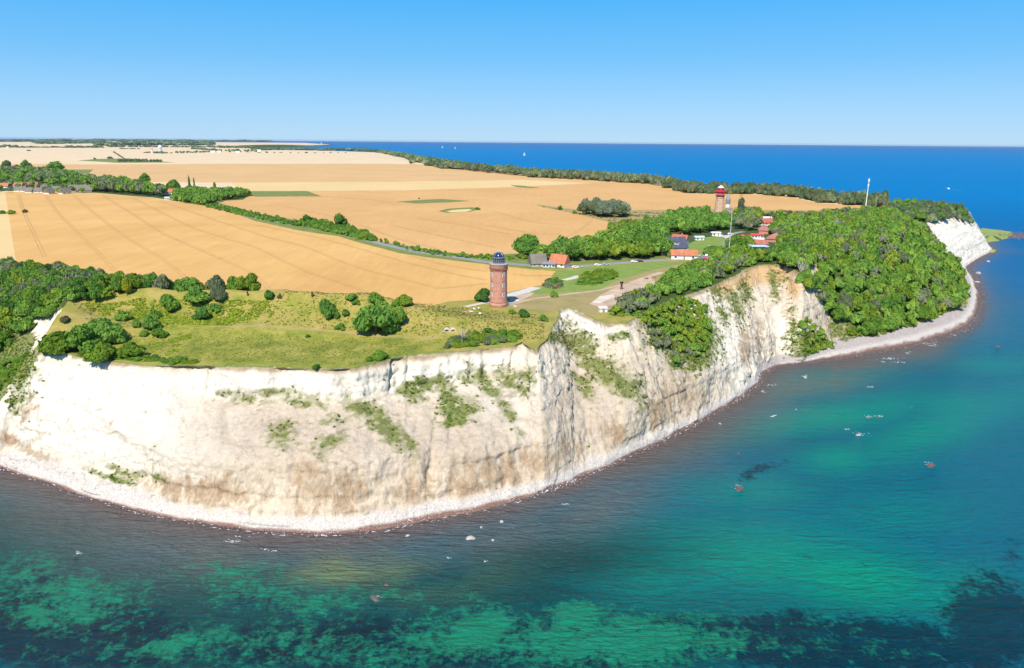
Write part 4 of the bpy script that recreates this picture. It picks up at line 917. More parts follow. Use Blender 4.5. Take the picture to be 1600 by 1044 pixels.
# single plants: foot x, y, width, height (photograph pixels)
S = 'shrub'; T_ = 'broadleaf_tree'
for a in [
 (S, 421, 466, 17, 14, 'dark', 'round dark shrub on the rampart crest in front of the wheat', 'dome'),
 (S, 437, 465, 8, 7, 'brown', 'tiny dry bush on the rampart crest right of the round dark shrub', 'dome'),
 (S, 488, 464, 7, 10, 'brown', 'thin dry bush standing up against the wheat on the rampart crest', 'tall'),
 (S, 511, 494, 30, 31, 'dark', 'dark round bush alone on the rampart slope left of the biggest bush', 'round'),
 (S, 527, 497, 10, 11, 'mid', 'small bush just right of the lone dark round bush', 'dome'),
 (S, 540, 493, 12, 11, 'dark', 'second small bush right of the lone dark round bush', 'dome'),
 (S, 549, 468, 19, 12, 'mid', 'bush on the crest left of the pair above the biggest bush', 'dome'),
 (S, 557, 475, 13, 9, 'mid', 'small bush just below the crest left of the biggest bush', 'dome'),
 (S, 586, 474, 25, 21, 'mid', 'bush on the crest directly above the biggest bush', 'round'),
 (S, 588, 520, 66, 50, 'dark', 'biggest dark green bush in the middle of the rampart slope', 'round'),
 (S, 600, 497, 42, 26, 'mid', 'upper shoulder bush joined to the biggest dark bush', 'round'),
 (S, 623, 507, 26, 30, 'mid', 'upright bush at the right side of the biggest dark bush', 'round'),
 (S, 631, 474, 30, 15, 'light', 'light green bush on the crest right above the biggest bush', 'dome'),
 (S, 618, 481, 16, 13, 'mid', 'small bush in the gap under the light green crest bush', 'dome'),
 (S, 532, 514, 16, 11, 'mid', 'low grey-green bush at the foot of the rampart left of the biggest bush', 'dome'),
 (T_, 755, 471, 28, 24, 'dark', 'dark rounded tree immediately left of the round brick tower', 'dome'),
 (S, 818, 495, 20, 14, 'dark', 'dark bush in the dry grass below and right of the brick tower', 'dome'),
 (S, 849, 502, 14, 13, 'dark', 'small round bush nearest the chalk spur', 'dome'),
 (S, 800, 490, 12, 9, 'mid', 'low bush just below the brick tower at its right', 'dome'),
 (S, 865, 464, 12, 12, 'mid', 'small round bush alone on the dry grass below the field corner', 'round'),
 (S, 594, 561, 26, 15, 'mid', 'low bush on the meadow edge where the cliff top steps back', 'dome'),
 (S, 577, 564, 14, 8, 'mid', 'tiny bush left of the low meadow-edge bush', 'dome'),
 (S, 494, 576, 14, 9, 'dark', 'small dark bush on the very cliff edge below the meadow', 'dome'),
 (S, 481, 527, 8, 6, 'dark', 'tiny dark bush alone in the open meadow', 'dome'),
 (S, 92, 549, 50, 34, 'light', 'leftmost of the big bushes on the left corner of the headland', 'dome'),
 (S, 130, 548, 56, 42, 'mid', 'second big bush from the left on the headland corner', 'dome'),
 (S, 152, 527, 70, 30, 'dark', 'dark bush behind the big bushes on the headland corner', 'dome'),
 (S, 172, 535, 44, 38, 'dark', 'big dark round bush at the right of the corner bushes', 'round'),
 (S, 163, 562, 46, 30, 'light', 'big green bush in front of the corner bushes at the cliff edge', 'dome'),
 (S, 208, 558, 44, 24, 'light', 'yellowish bush at the cliff edge right of the corner bushes', 'dome'),
 (S, 192, 500, 26, 16, 'mid', 'bush on the rampart end behind the corner bushes', 'dome'),
 (S, 102, 502, 14, 10, 'brown', 'small brown bush beside the left chalk scar', 'dome'),
 (S, 213, 511, 15, 14, 'mid', 'small upright bush between the corner bushes and the dark pair', 'round'),
 (S, 236, 514, 28, 24, 'dark', 'lower of the dark pair of bushes on the left rampart end', 'round'),
 (S, 243, 497, 18, 16, 'dark', 'upper of the dark pair of bushes on the left rampart end', 'round'),
 (S, 249, 526, 24, 15, 'mid', 'low bush in front of the dark pair of bushes', 'dome'),
 (S, 226, 524, 14, 10, 'mid', 'small low bush left of the low bush by the dark pair', 'dome'),
 (S, 265, 484, 30, 28, 'mid', 'bush standing at the wood edge above the yellow herb bank', 'dome'),
 (S, 310, 470, 44, 16, 'mid', 'broad bush at the right end of the wood edge on the crest', 'dome'),
 (S, 316, 500, 26, 22, 'dark', 'dark bush in the middle of the yellow herb bank', 'dome'),
 (S, 336, 486, 22, 15, 'dark', 'dark bush at the upper right of the yellow herb bank', 'dome'),
 (S, 387, 462, 5, 9, 'dark', 'tiny upright conifer-like bush against the wheat', 'tall'),
 (T_, 199, 462, 17, 27, 'yellow', 'bright yellow tree crown in the left-hand wood', 'round'),
 (S, 4, 334, 12, 6, 'mid', 'leftmost of three small bushes in the wheat field', 'dome'),
 (S, 18.5, 334.5, 12, 7, 'mid', 'middle one of three small bushes in the wheat field', 'dome'),
 (S, 40, 332.5, 9, 6, 'brown', 'rightmost of three small bushes in the wheat field', 'dome'),
 (T_, 824, 402, 44, 33, 'dark', 'big dark tree with domed crown behind and right of the brick tower', 'round'),
 (S, 816, 404, 18, 12, 'light', 'light green bush in front of the big dark domed tree', 'dome'),
 (T_, 532, 357, 24, 23, 'dark', 'tallest round dark tree in the roadside hedge', 'round'),
 (T_, 480, 350, 17, 14, 'dark', 'smaller round dark tree at the left end of the thick roadside hedge', 'round'),
 (S, 875, 328, 8, 7, 'dark', 'first small round bush on the grass tongue between the grain fields', 'round'),
 (S, 897.5, 334, 7, 6, 'dark', 'second small round bush on the grass tongue near the silvery grove', 'round'),
 (S, 954, 354, 9, 9, 'mid', 'small bush at the edge of the grain field behind the grove', 'round'),
 (S, 1010, 342, 9, 8, 'dark', 'round bush alone on the brown slope left of the lighthouses', 'round'),
 (S, 1045, 332, 8, 6, 'dark', 'small round bush on the field edge left of the lighthouses', 'round'),
 (S, 1053, 337, 12, 8, 'brown', 'brown bush on the field edge left of the lighthouses', 'dome'),
 (S, 1097, 328, 8, 5, 'dark', 'small bush against the field just left of the red-topped lighthouse', 'dome'),
 (S, 966, 360, 14, 9, 'mid', 'low bush on the rough slope behind the hamlet grove', 'dome'),
 ('silvery_tree', 1156, 344, 22, 38, 'grey', 'tall pointed grey-green tree just right of the lighthouses', 'tall'),
 (S, 1111, 398, 25, 16, 'dark', 'dark rounded bush at the lane corner beside the lawn', 'dome'),
 (S, 1073, 404, 15, 8, 'mid', 'clipped green bush in front of the white house wall', 'dome'),
 (S, 1048, 402, 14, 13, 'mid', 'green bush left of the white-walled house', 'round'),
 (S, 1152, 392, 34, 22, 'mid', 'broad dense green bush in front of the red parasols', 'dome'),
 (T_, 1173, 410, 30, 22, 'light', 'bright round tree in front of the bush below the parasols', 'round'),
 (T_, 227, 288, 16, 17, 'dark', 'single domed tree rising over the copse beside the village', 'round'),
 (T_, 272, 303, 25, 21, 'dark', 'dark domed tree left of the two poplars', 'round'),
 (T_, 336, 300, 9, 16, 'mid', 'slim round tree right of the two poplars', 'tall'),
 ('poplar', 297, 300, 6.5, 27, 'dark', 'left and taller of the two slender poplars by the village', 'tall'),
 ('poplar', 304.5, 300, 5, 23, 'dark', 'right and shorter of the two slender poplars by the village', 'tall'),
 (T_, 87, 268, 26, 15, 'dark', 'broad dark tree at the right end of the back row of the village', 'round'),
 (T_, 42, 268, 17, 17, 'dark', 'tall dark tree in the back row of the village', 'round'),
 (T_, 12, 268, 16, 16, 'belt', 'bluish dark tree left of the tall one in the village back row', 'round'),
 (S, 655, 311, 3, 2.5, 'dark', 'tiny bush beside the long green hollow', 'dome'),
 (S, 746, 328, 9, 5, 'mid', 'low bush at the right end of the grass ring', 'dome'),
 (S, 172, 248, 9, 3.5, 'belt', 'small bush in the bleached field beside the green hollow', 'dome'),
 (S, 148, 249, 4, 3, 'belt', 'tiny bush left in the bleached field by the green hollow', 'dome'),
 (S, 45, 236, 8, 2.0, 'belt', 'lone low bush in the bleached field at the far left', 'dome'),
 ]:
    px_tree(*a[:7], label=None if False else a[6], form=a[7]) if False else px_tree(a[0], a[1], a[2], a[3], a[4], a[5], a[6], a[7])
for k in range(9):
    px_tree('conical_tree', 412+k*6.3, 341.5+k*1.5, 3.4, 7.5+.6*(k % 3), 'dark', 'small conical tree in the row lining the far road', 'tall', 'row of small conical trees along the road', 0)
for k in range(13):
    px_tree('conical_tree', 334+k*6, 322.5+k*1.35, 3.6, 6.5+.7*(k % 3), 'dark', 'dark small conical tree in the row near the village road bend', 'tall', 'conical trees near the village road bend', 0)
for k, (x, y) in enumerate([(636, 391), (645, 392.5), (655, 394), (664, 394.5), (673, 395), (684, 397), (696, 398)]):
    px_tree('conical_tree', x, y, 5, 7, 'dark', 'small roadside tree in the spaced row before the brick tower', 'round', 'spaced row of small roadside trees', .1)
for k in range(9):
    px_tree('broadleaf_tree', 187+k*5.2, 253.6, 7, 5.5, 'belt', 'bluish tree in the row standing in the bleached field', 'round', 'tree row in the bleached field', 0)
for k in range(4):
    px_tree('broadleaf_tree', 236+k*5, 253.6, 6, 4.5, 'belt', 'bluish tree in the short right-hand row of the bleached field', 'round', 'short tree row in the bleached field', 0)
for k in range(8):
    px_tree('shrub', 178+k*2.2, 238.5+k*1.4, 3, 2.4, 'belt', 'tiny bush along the winding ditch in the bleached field', 'dome', 'bushes along the winding ditch', 0)

# yellow-green herb bank and ground scrub handled as stuff further down
# ----- make them
order = {}
for s in TREES:
    if s['kind'] == 'shrub' and s['form'] == 'round': s['form'] = 'dome'
for s in TREES: order.setdefault(s['kind'], []).append(s)
rest = []
protoE = {}
for kind, L in order.items():
    L.sort(key=lambda s: -s['size'])
    for i, s in enumerate(L):
        if i >= 296 or (not s['own'] and s['size'] < 1e-7): rest.append(s); continue
        v = random.randrange(NV)
        me = crown_mesh(s['form'], v, s['leaf'])
        root = bpy.data.objects.new(kind, None); COL.objects.link(root)
        root.location = s['P']; root.rotation_euler = (0, 0, random.uniform(0, 6.28))
        root['label'] = s['label']; root['category'] = 'shrub' if kind == 'shrub' else 'tree'
        if s['group']: root['group'] = s['group']
        c = bpy.data.objects.new('crown', me); COL.objects.link(c); c.parent = root
        h = s['h']; c0 = s['c0']*h
        c.location = (0, 0, c0-.1); c.scale = (s['r'], s['r']*random.uniform(.88, 1.08), (h-c0)*1.02)
        t_ = bpy.data.objects.new('trunk' if kind != 'shrub' else 'stem', trunk_mesh()); COL.objects.link(t_); t_.parent = root
        t_.scale = (s['r']*.9, s['r']*.9, h*.8)
from collections import Counter
print('trees', {k: len(v) for k, v in order.items()}, 'rest', len(rest), nW)
def join_low(name, specs, label, cat=None):
    V = []; F = []; T = []; MI = []; mats = []; b = 0
    for s in specs:
        v, f, t = random.choice(LOW[s['form']]); a = random.uniform(0, 6.28); c_, s_ = math.cos(a), math.sin(a)
        c0 = s['c0']*s['h']
        q = np.column_stack([(v[:, 0]*c_-v[:, 1]*s_)*s['r']+s['P'][0], (v[:, 0]*s_+v[:, 1]*c_)*s['r']+s['P'][1], v[:, 2]*(s['h']-c0)+c0+s['P'][2]-.2])
        m = LEAF[s['leaf']]
        if m not in mats: mats.append(m)
        V.append(q); F.append(f+b); T.append(t+random.uniform(-.6, .6)); MI.append(np.full(len(f), mats.index(m))); b += len(q)
    me = mesh_np(name, np.vstack(V), np.vstack(F), mats, np.concatenate(MI)); attr(me, 'tint', np.concatenate(T))
    o = obj(name, me, kind='stuff', label=label, cat=cat); return o
def region(s):
    return s['kind']
for kind, nm, lb in (('broadleaf_tree', 'woodland', 'dense woodland crowns filling the slopes and village groves'), ('silvery_tree', 'distant_woodland', 'bluish tree crowns massed along the far shore'), ('shrub', 'undergrowth', 'shrubs massed in hedges and thickets')):
    L = [s for s in rest if s['kind'] == kind]
    if L: join_low(nm, L, lb, 'trees' if kind != 'shrub' else 'shrubs')

# far-off wooded bands near the horizon
def band(name, pts, n, rr, hh, leaf, label):
    P = np.array(UP(pts)) if True else None
    D_ = densify(P, np.linalg.norm(np.diff(P, axis=0), axis=1).sum()/n)
    L = []
    for q in D_:
        q = q+rng.normal(0, rr[0]*.8, 2)*np.array([.4, 1.0])
        L.append(dict(form='dome', r=rng.uniform(*rr), h=rng.uniform(*hh), c0=0, P=(q[0], q[1], float(zt(q[0], q[1]))-1), leaf=leaf))
    return L
FB = []
for pts, n, rr, hh in [([(0, 230), (25, 231)], 14, (22, 40), (18, 34)), ([(30, 231), (110, 231)], 40, (12, 24), (8, 20)), ([(105, 231), (160, 231)], 26, (20, 40), (14, 30)),
   ([(150, 228), (250, 226.5), (330, 227)], 90, (60, 120), (35, 60)), ([(170, 230), (240, 230), (330, 230.5), (400, 232)], 70, (25, 50), (14, 30)), ([(60, 225), (100, 224.5), (160, 224)], 30, (80, 160), (30, 50)),
   ([(0, 221.5), (150, 221), (300, 220.5), (420, 221.5)], 60, (250, 500), (40, 80)), ([(300, 233), (340, 236), (400, 237)], 40, (12, 26), (10, 24)),
   ([(230, 239), (255, 240), (300, 239), (330, 238), (360, 238), (400, 238)], 30, (9, 22), (8, 18)), ([(400, 235), (440, 234.5), (500, 235.5), (560, 236), (596, 238)], 90, (24, 50), (16, 30)), ([(190, 233), (215, 233)], 8, (12, 20), (8, 14)),
   ([(405, 239), (440, 239), (480, 239.5), (540, 239)], 12, (8, 18), (6, 12)), ([(-80, 231), (0, 231)], 20, (20, 30), (18, 24))]:
    FB += band('x', pts, n, rr, hh, 'belt', '')
join_low('far_woods', FB, 'hazy blue woods near the horizon on the left', 'woods')

# ---------------------------------------------------------------- low growth as stuff
def clumps(name, P, sizes, leaf, label, flat=.7, nb=3):
    """small leafy tufts, joined"""
    g = np.random.default_rng(len(P))
    V = []; F = []; T = []; b = 0
    prot = []
    for s in range(6):
        v, f = ICO1 if False else ico(1)
        gg = np.random.default_rng(s)
        n = 12
        d = gg.normal(size=(n, 3)); d[:, 2] = np.abs(d[:, 2]); d /= np.linalg.norm(d, axis=1)[:, None]
        p = d*gg.uniform(.5, 1, (n, 1)); nn = d+gg.normal(0, .5, (n, 3)); nn /= np.linalg.norm(nn, axis=1)[:, None]
        t1 = np.cross(nn, gg.normal(size=(n, 3))); t1 /= np.linalg.norm(t1, axis=1)[:, None]; t2 = np.cross(nn, t1)
        q = np.stack([p-t1*.5-t2*.3, p+t1*.5-t2*.2, p+t2*.55], 1).reshape(-1, 3)
        core = np.array([[.7, 0, -.1], [-.35, .6, -.1], [-.35, -.6, -.1], [.05, .05, .7]])
        prot.append((np.vstack([q, core]), np.vstack([np.arange(n*3).reshape(-1, 3), np.array([[0, 1, 3], [1, 2, 3], [2, 0, 3]])+n*3]), np.r_[np.repeat(gg.uniform(-.4, .4, n), 3), np.zeros(4)]))
    for p, sz in zip(P, sizes):
        v, f, t = prot[g.integers(6)]; a = g.uniform(0, 6.28); c_, s_ = math.cos(a), math.sin(a)
        q = np.column_stack([(v[:, 0]*c_-v[:, 1]*s_)*sz+p[0], (v[:, 0]*s_+v[:, 1]*c_)*sz+p[1], v[:, 2]*sz*flat+p[2]])
        V.append(q); F.append(f+b); T.append(t+g.uniform(-.8, .8)); b += len(q)
    me = mesh_np(name, np.vstack(V), np.vstack(F), LEAF[leaf]); attr(me, 'tint', np.concatenate(T))
    return obj(name, me, kind='stuff', label=label)
def scatter(poly, n, smin, smax, seed=0, nz=0.0, sc=8.0):
    g = np.random.default_rng(50+seed); A = poly_ground(poly); lo, hi = A.min(0), A.max(0); out = []; ss = []
    q = g.uniform(lo, hi, (n*6, 2)); q = q[inside(q, A)]
    q = q[fbm(q[:, 0]/sc, q[:, 1]/sc, 0, 90+seed, 3) > nz][:n]
    for a in q:
        out.append((a[0], a[1], ground(*a))); ss.append(g.uniform(smin, smax)**1)
    return out, ss
P, s = scatter([(120, 470), (215, 466), (262, 466), (330, 470), (420, 472), (400, 500), (300, 506), (250, 505), (205, 495), (150, 490)], 1500, .35, .8, 1, .02)
P2, s2 = scatter([(250, 500), (262, 470), (310, 478), (380, 485), (385, 500), (360, 508), (255, 507)], 1400, .5, 1.0, 2, -.2)
P3, s3 = scatter([(225, 540), (300, 520), (320, 530), (260, 556)], 240, .3, .6, 3, .05)
P4, s4 = scatter([(400, 470), (440, 470), (440, 500), (400, 500)], 150, .4, .7, 4, .15)
P5, s5 = scatter([(205, 500), (235, 470), (225, 468), (196, 490)], 200, .4, .8, 5, .0)
clumps('herb_bank', P+P2+P3+P4+P5, s+s2+s3+s4+s5, 'herb', 'bright yellow-green tall herbs on the left end of the rampart')
P, s = scatter([(110, 545), (250, 510), (600, 530), (690, 535), (630, 552), (560, 570), (400, 566), (240, 564)], 2600, .12, .34, 6, -.6, 5)
P2, s2 = scatter([(110, 470), (400, 466), (640, 472), (760, 484), (850, 492), (850, 530), (700, 528), (600, 520), (400, 505), (260, 502), (150, 520)], 4200, .14, .48, 7, -.3, 6)
P3, s3 = scatter([(840, 322), (905, 332), (1000, 332), (1100, 334), (1050, 350), (960, 360), (950, 345)], 300, .6, 1.8, 8, .0, 20)
clumps('rough_herbage', P+P2+P3, s+s2+s3, 'scrub', 'tussocks and low scrub on the rampart and the meadow', .6)
# scrub clinging to the chalk, only where the face is overgrown
w = vegf*(cpx > -20)*(cpx < 1500)*(Vf < .985)*(Zf > .06)
wgt = w*np.clip(cd/300, .5, 2)**2; wgt /= wgt.sum()
idx = np.random.default_rng(4).choice(len(CV), 19000, p=wgt)
cp = CV[idx]+np.random.default_rng(5).normal(0, .25, (len(idx), 3))
clumps('cliff_scrub', cp, np.random.default_rng(6).uniform(.14, .60, len(idx))**1.0, 'scrub', 'patches of grass and scrub clinging to the chalk cliff', .8)
idx = np.random.default_rng(7).choice(len(CV), 5200, p=wgt*np.clip(blobs([(700, 640, 60, 40, 0, 1), (1060, 520, 70, 60, 0, 1), (640, 610, 50, 30, 0, 1), (178, 748, 40, 8, 17, 1), (1265, 540, 60, 50, 0, 1), (20, 580, 60, 60, 0, 1), (1400, 480, 120, 50, 0, .6)], cpx, cpy), 0, 1)/max(1e-9, (wgt*np.clip(blobs([(700, 640, 60, 40, 0, 1), (1060, 520, 70, 60, 0, 1), (640, 610, 50, 30, 0, 1), (178, 748, 40, 8, 17, 1), (1265, 540, 60, 50, 0, 1), (20, 580, 60, 60, 0, 1), (1400, 480, 120, 50, 0, .6)], cpx, cpy), 0, 1)).sum()))
clumps('cliff_bushes', CV[idx], np.random.default_rng(8).uniform(.25, .85, len(idx)), 'light', 'fresh green bushes in the hollows of the chalk cliff', .8)
# beach stones
bw = (1-sstep(.7, 1.05, zz/bh))*(zz > .1)*(cpx > -20)*(cpx < 1545); bw /= bw.sum()
g8 = np.random.default_rng(9); idx = g8.choice(len(CV), 7000, p=bw)
V = []; F = []; b = 0
sv, sf = ico(1)
oct_v = np.array([[1, 0, 0], [-1, 0, 0], [0, 1, 0], [0, -1, 0], [0, 0, 1], [0, 0, -.4]]); oct_f = np.array([[0, 2, 4], [2, 1, 4], [1, 3, 4], [3, 0, 4]])
for i in idx:
    s = g8.uniform(.08, .22)*(1+1.2*(g8.random() < .04)); v = oct_v*g8.uniform(.6, 1.2, 3)*s
    V.append(v+CV[i]+g8.normal(0, .25, 3)*[1, 1, 0]); F.append(oct_f+b); b += 6
M['flint'] = plain('beach_flints', (.62, .59, .55), .35, 1.5)
obj('beach_stones', mesh_np('beach_stones', np.vstack(V), np.vstack(F), M['flint']), kind='stuff', label='loose pale flints strewn along the foreshore')
# ---------------------------------------------------------------- things
M['brick'] = plain('red_brick', (.50, .245, .175), .18, .9)
M['brick_dark'] = plain('dark_brick', (.36, .16, .115), .15, .9)
M['sandbrick'] = plain('yellow_brick', (.56, .36, .24), .18, .8)
M['white'] = plain('white_paint', (.78, .77, .74), .05, .6)
M['glass'] = plain('window_glass', (.045, .06, .08), .2, .6, .12, .6)
M['bluglass'] = plain('lantern_glass', (.02, .035, .09), .25, .5, .08, .7)
M['steel'] = plain('pale_metal', (.55, .58, .62), .1, .8, .4, .5, .3)
M['greymet'] = plain('grey_metal', (.30, .32, .35), .1, .8, .4, .5, .3)
M['red'] = plain('red_paint', (.58, .035, .06), .12, .6, .5)
M['orange_tile'] = plain('orange_tiles', (.46, .165, .085), .18, .6)
M['red_tile'] = plain('red_tiles', (.40, .13, .09), .18, .6)
M['pink_tile'] = plain('faded_red_roof', (.52, .22, .18), .15, .5)
M['slate'] = plain('blue_grey_slate', (.075, .085, .13), .2, .6)
M['thatch'] = plain('grey_thatch', (.18, .16, .135), .2, .5)
M['stone'] = plain('pale_stone', (.42, .38, .33), .2, .8)
M['darkstone'] = plain('dark_wet_stone', (.12, .09, .08), .3, .8, .5)
M['foam'] = plain('white_foam', (.75, .78, .80), .1, .8)
M['rust'] = plain('rusty_iron', (.14, .045, .03), .3, 2)
M['wood'] = plain('weathered_wood', (.33, .24, .16), .2, 2)
M['tyre'] = plain('tyre_rubber', (.03, .03, .03), .1, 2)
M['cloth_red'] = plain('red_awning_cloth', (.62, .07, .08), .1, .6)
M['skyblue'] = plain('pale_blue_paint', (.45, .60, .72), .08, .6)
M['bluegrey'] = plain('blue_painted_panels', (.12, .26, .45), .1, .6)
M['fade'] = plain('pale_render', (.62, .54, .46), .1, .6)
M['spitgrass'] = plain('salt_meadow_grass', (.25, .29, .07), .25, .05)

def upx(px, py): P = hit(px, py); return (P.x, P.y, P.z), mpp(P)

# --- round brick tower with a glass lantern
P0, m0 = upx(779, 477.5)
R = 27.0*m0/2/.99
t = thing('brick_tower', 'round red brick tower with glass domed lantern standing at the end of the rampart', 'tower', (P0[0], P0[1], P0[2]-.5))
toC = math.atan2(-P0[1], -P0[0])
hS = 66.5*m0*1.03
z1 = 2.7
MB().lathe([(R*1.035, 0), (R*1.035, z1-.35), (R*1.0, z1-.3)], 48).part('plinth', M['brick'], t, True)
MB().lathe([(R*1.0, z1-.32), (R*1.05, z1-.25), (R*1.05, z1+.05), (R*.99, z1+.12)], 48).part('string_course', M['brick_dark'], t, True)
MB().lathe([(R*.985, z1), (R*.95, hS-2.4)], 48, caps=False).part('shaft', M['brick'], t, True)
m = MB()
for k in range(24):                                            # corbel arches under the gallery
    a = 2*math.pi*k/24; a2 = a+.13
    for aa in (a-.02, a2-.02):
        c_, s_ = math.cos(aa), math.sin(aa); r1 = R*.95
        m.tube((r1*c_, r1*s_, hS-3.4), (r1*1.07*c_, r1*1.07*s_, hS-2.2), .16, .3, 4)
m.part('corbel_frieze', M['brick_dark'], t)
MB().lathe([(R*.955, hS-2.4), (R*1.04, hS-2.1), (R*1.04, hS-.75)], 48, caps=False).part('frieze_wall', M['brick'], t, True)
MB().lathe([(R*1.045, hS-.8), (R*1.075, hS-.7), (R*1.075, hS-.5), (R*1.0, hS-.42)], 48).part('cornice', M['brick_dark'], t, True)
MB().lathe([(R*1.06, hS-.42), (R*1.06, hS-.12), (R*.8, hS-.05)], 48).part('gallery_slab', M['stone'], t, True)
m = MB()
for k in range(20):
    a = 2*math.pi*k/20; m.tube((R*1.02*math.cos(a), R*1.02*math.sin(a), hS-.1), (R*1.02*math.cos(a), R*1.02*math.sin(a), hS+1.0), .035, n=4)
for zz_ in (hS+.5, hS+1.0):
    for k in range(20):
        a, b_ = 2*math.pi*k/20, 2*math.pi*(k+1)/20; m.tube((R*1.02*math.cos(a), R*1.02*math.sin(a), zz_), (R*1.02*math.cos(b_), R*1.02*math.sin(b_), zz_), .03, n=4)
m.part('railing', M['steel'], t)
rl = R*.66; hl = 2.7
MB().lathe([(rl, hS-.1), (rl, hS+hl)], 16).part('lantern_glazing', M['bluglass'], t)
dome = MB().lathe([(rl*math.cos(q)*1.0, hS+hl+rl*.92*math.sin(q)) for q in np.linspace(0, 1.5, 8)], 32).part('glass_dome', M['bluglass'], t, True)
m = MB()
for k in range(16):
    a = 2*math.pi*k/16; c_, s_ = math.cos(a), math.sin(a)
    m.tube((rl*1.02*c_, rl*1.02*s_, hS-.1), (rl*1.02*c_, rl*1.02*s_, hS+hl), .085, n=4)
    if k % 2 == 0:
        pr = [(rl*1.02*math.cos(q), hS+hl+rl*.94*math.sin(q)) for q in np.linspace(0, 1.55, 7)]
        for (r1, q1), (r2, q2) in zip(pr[:-1], pr[1:]): m.tube((r1*c_, r1*s_, q1), (r2*c_, r2*s_, q2), .075, n=4)
for zz_, rr_ in ((hS+.1, .12), (hS+1.4, .09), (hS+hl, .2)):
    for k in range(32):
        a, b_ = 2*math.pi*k/32, 2*math.pi*(k+1)/32; m.tube((rl*1.03*math.cos(a), rl*1.03*math.sin(a), zz_), (rl*1.03*math.cos(b_), rl*1.03*math.sin(b_), zz_), rr_, n=4)
m.part('lantern_frame', M['greymet'], t)
MB().lathe([(.3, hS+hl+rl*.9), (.22, hS+hl+rl+.3), (.04, hS+hl+rl+1.0)], 8).part('finial', M['steel'], t)
def tower_windows(t, R0, Hs, angs, w, h, frame):
    for H_ in Hs:
        for a in angs:
            r = R0(H_)
            m = MB(); m.box(-.12, .09, -w/2-.14, w/2+.14, -h/2-.14, h/2+.14)
            o = m.part('window', frame, t); o.location = (r*math.cos(a), r*math.sin(a), H_); o.rotation_euler = (0, 0, a)
            g_ = MB()
            for sy in (-1, 1):
                for sz_ in (-1, 1): g_.box(.05, .115, sy*w/4-w*.19, sy*w/4+w*.19, sz_*h/4-h*.2, sz_*h/4+h*.2)
            g_.part('pane', M['glass'], o)
            l = MB(); n_ = 6
            for k in range(n_):
                q = math.pi*k/(n_-1); l.box(-.1, .16, -(w/2+.25)*math.cos(q)-.14, -(w/2+.25)*math.cos(q)+.14, h/2+.15+.45*math.sin(q), h/2+.45+.45*math.sin(q))
            l.part('brick_arch', M['brick_dark'], o)
tower_windows(t, lambda z: R*(.985-.035*(z/hS)), (z1+4.0*.95, z1+8.2, z1+13.0), [toC-.92, toC+.63, toC-.92+math.pi, toC+.63+math.pi], .95, 1.75, M['white'])
o = MB().box(-.2, .12, -.7, .7, -.1, 2.3).part('door', M['wood'], t); o.location = (R*1.03*math.cos(toC+1.5), R*1.03*math.sin(toC+1.5), .5); o.rotation_euler = (0, 0, toC+1.5)
# annex of rough steps on its shaded side
tt = thing('stair_wall', 'low pale stone stair wall at the right foot of the brick tower', 'wall', (P0[0]+R+1.6, P0[1]+1.5, ground(P0[0]+R+1.6, P0[1]+1.5)), .4)
MB().box(-1.6, 2.2, -.25, .25, -.3, 1.0).part('wall', M['stone'], tt); MB().box(-1.7, 2.3, -.32, .32, 1.0, 1.15).part('coping', M['fade'], tt)

# --- tall round lighthouse, red lantern
P1, m1 = upx(1123, 338)
P1 = (P1[0], P1[1], P1[2]-.5)
t = thing('lighthouse', 'tall sandy brick lighthouse with red gallery and white cap behind the grove', 'lighthouse', P1)
k_ = m1; HT = 33*k_ if False else (338-304.5)*m1*1.0
r0, r1 = 8.0*m1, 5.9*m1
MB().lathe([(r0*1.08, -2), (r0*1.08, 3), (r0, 3.4)], 32).part('plinth', M['stone'], t, True)
MB().lathe([(r0, 3.2), (r1, HT-1.2)], 32, caps=False).part('shaft', M['sandbrick'], t, True)
MB().lathe([(r1*1.02, HT-3.6), (r1*1.05, HT-3.5), (r1*1.05, HT-3.1), (r1*1.0, HT-3.0)], 32).part('band', M['brick_dark'], t, True)
MB().lathe([(r1*1.0, HT-1.3), (r1*1.2, HT-.7), (r1*1.32, HT-.3)], 32).part('corbel', M['brick_dark'], t, True)
MB().lathe([(r1*1.34, HT-.3), (r1*1.34, HT+.15)], 32).part('lower_gallery', M['red'], t)
MB().lathe([(r1*.95, HT+.15), (r1*.95, HT+3.1)], 24).part('watch_room', M['red'], t)
m = MB()
for k in range(24):
    a = 2*math.pi*k/24; c_, s_ = math.cos(a)*r1*1.3, math.sin(a)*r1*1.3; m.tube((c_, s_, HT+.1), (c_, s_, HT+1.3), .07, n=4)
    b_ = 2*math.pi*(k+1)/24; m.tube((c_, s_, HT+1.3), (math.cos(b_)*r1*1.3, math.sin(b_)*r1*1.3, HT+1.3), .09, n=4)
m.part('railing', M['white'], t)
MB().lathe([(r1*1.38, HT+3.1), (r1*1.38, HT+4.5)], 24).part('upper_gallery', M['red'], t)
MB().lathe([(r1*.72, HT+4.5), (r1*.72, HT+7.3)], 16).part('lantern_room', M['red'], t)
m = MB()
for k in range(8):
    a = 2*math.pi*k/8; m.tube((r1*.74*math.cos(a), r1*.74*math.sin(a), HT+4.9), (r1*.74*math.cos(a), r1*.74*math.sin(a), HT+6.9), .35, n=4)
m.part('lantern_pane', M['glass'], t)
MB().lathe([(r1*.86, HT+7.2), (r1*.8, HT+7.8), (r1*.35, HT+9.2), (.25, HT+9.8)], 24).part('cap', M['white'], t, True)
MB().tube((0, 0, HT+9.6), (0, 0, HT+11.6), .12, .05).part('lightning_rod', M['greymet'], t)
toC1 = math.atan2(-P1[1], -P1[0])
tower_windows(t, lambda z: r0+(r1-r0)*(z-3.2)/(HT-4.4), (9, 16), [toC1-.5, toC1+1.2], .9, 1.6, M['white'])
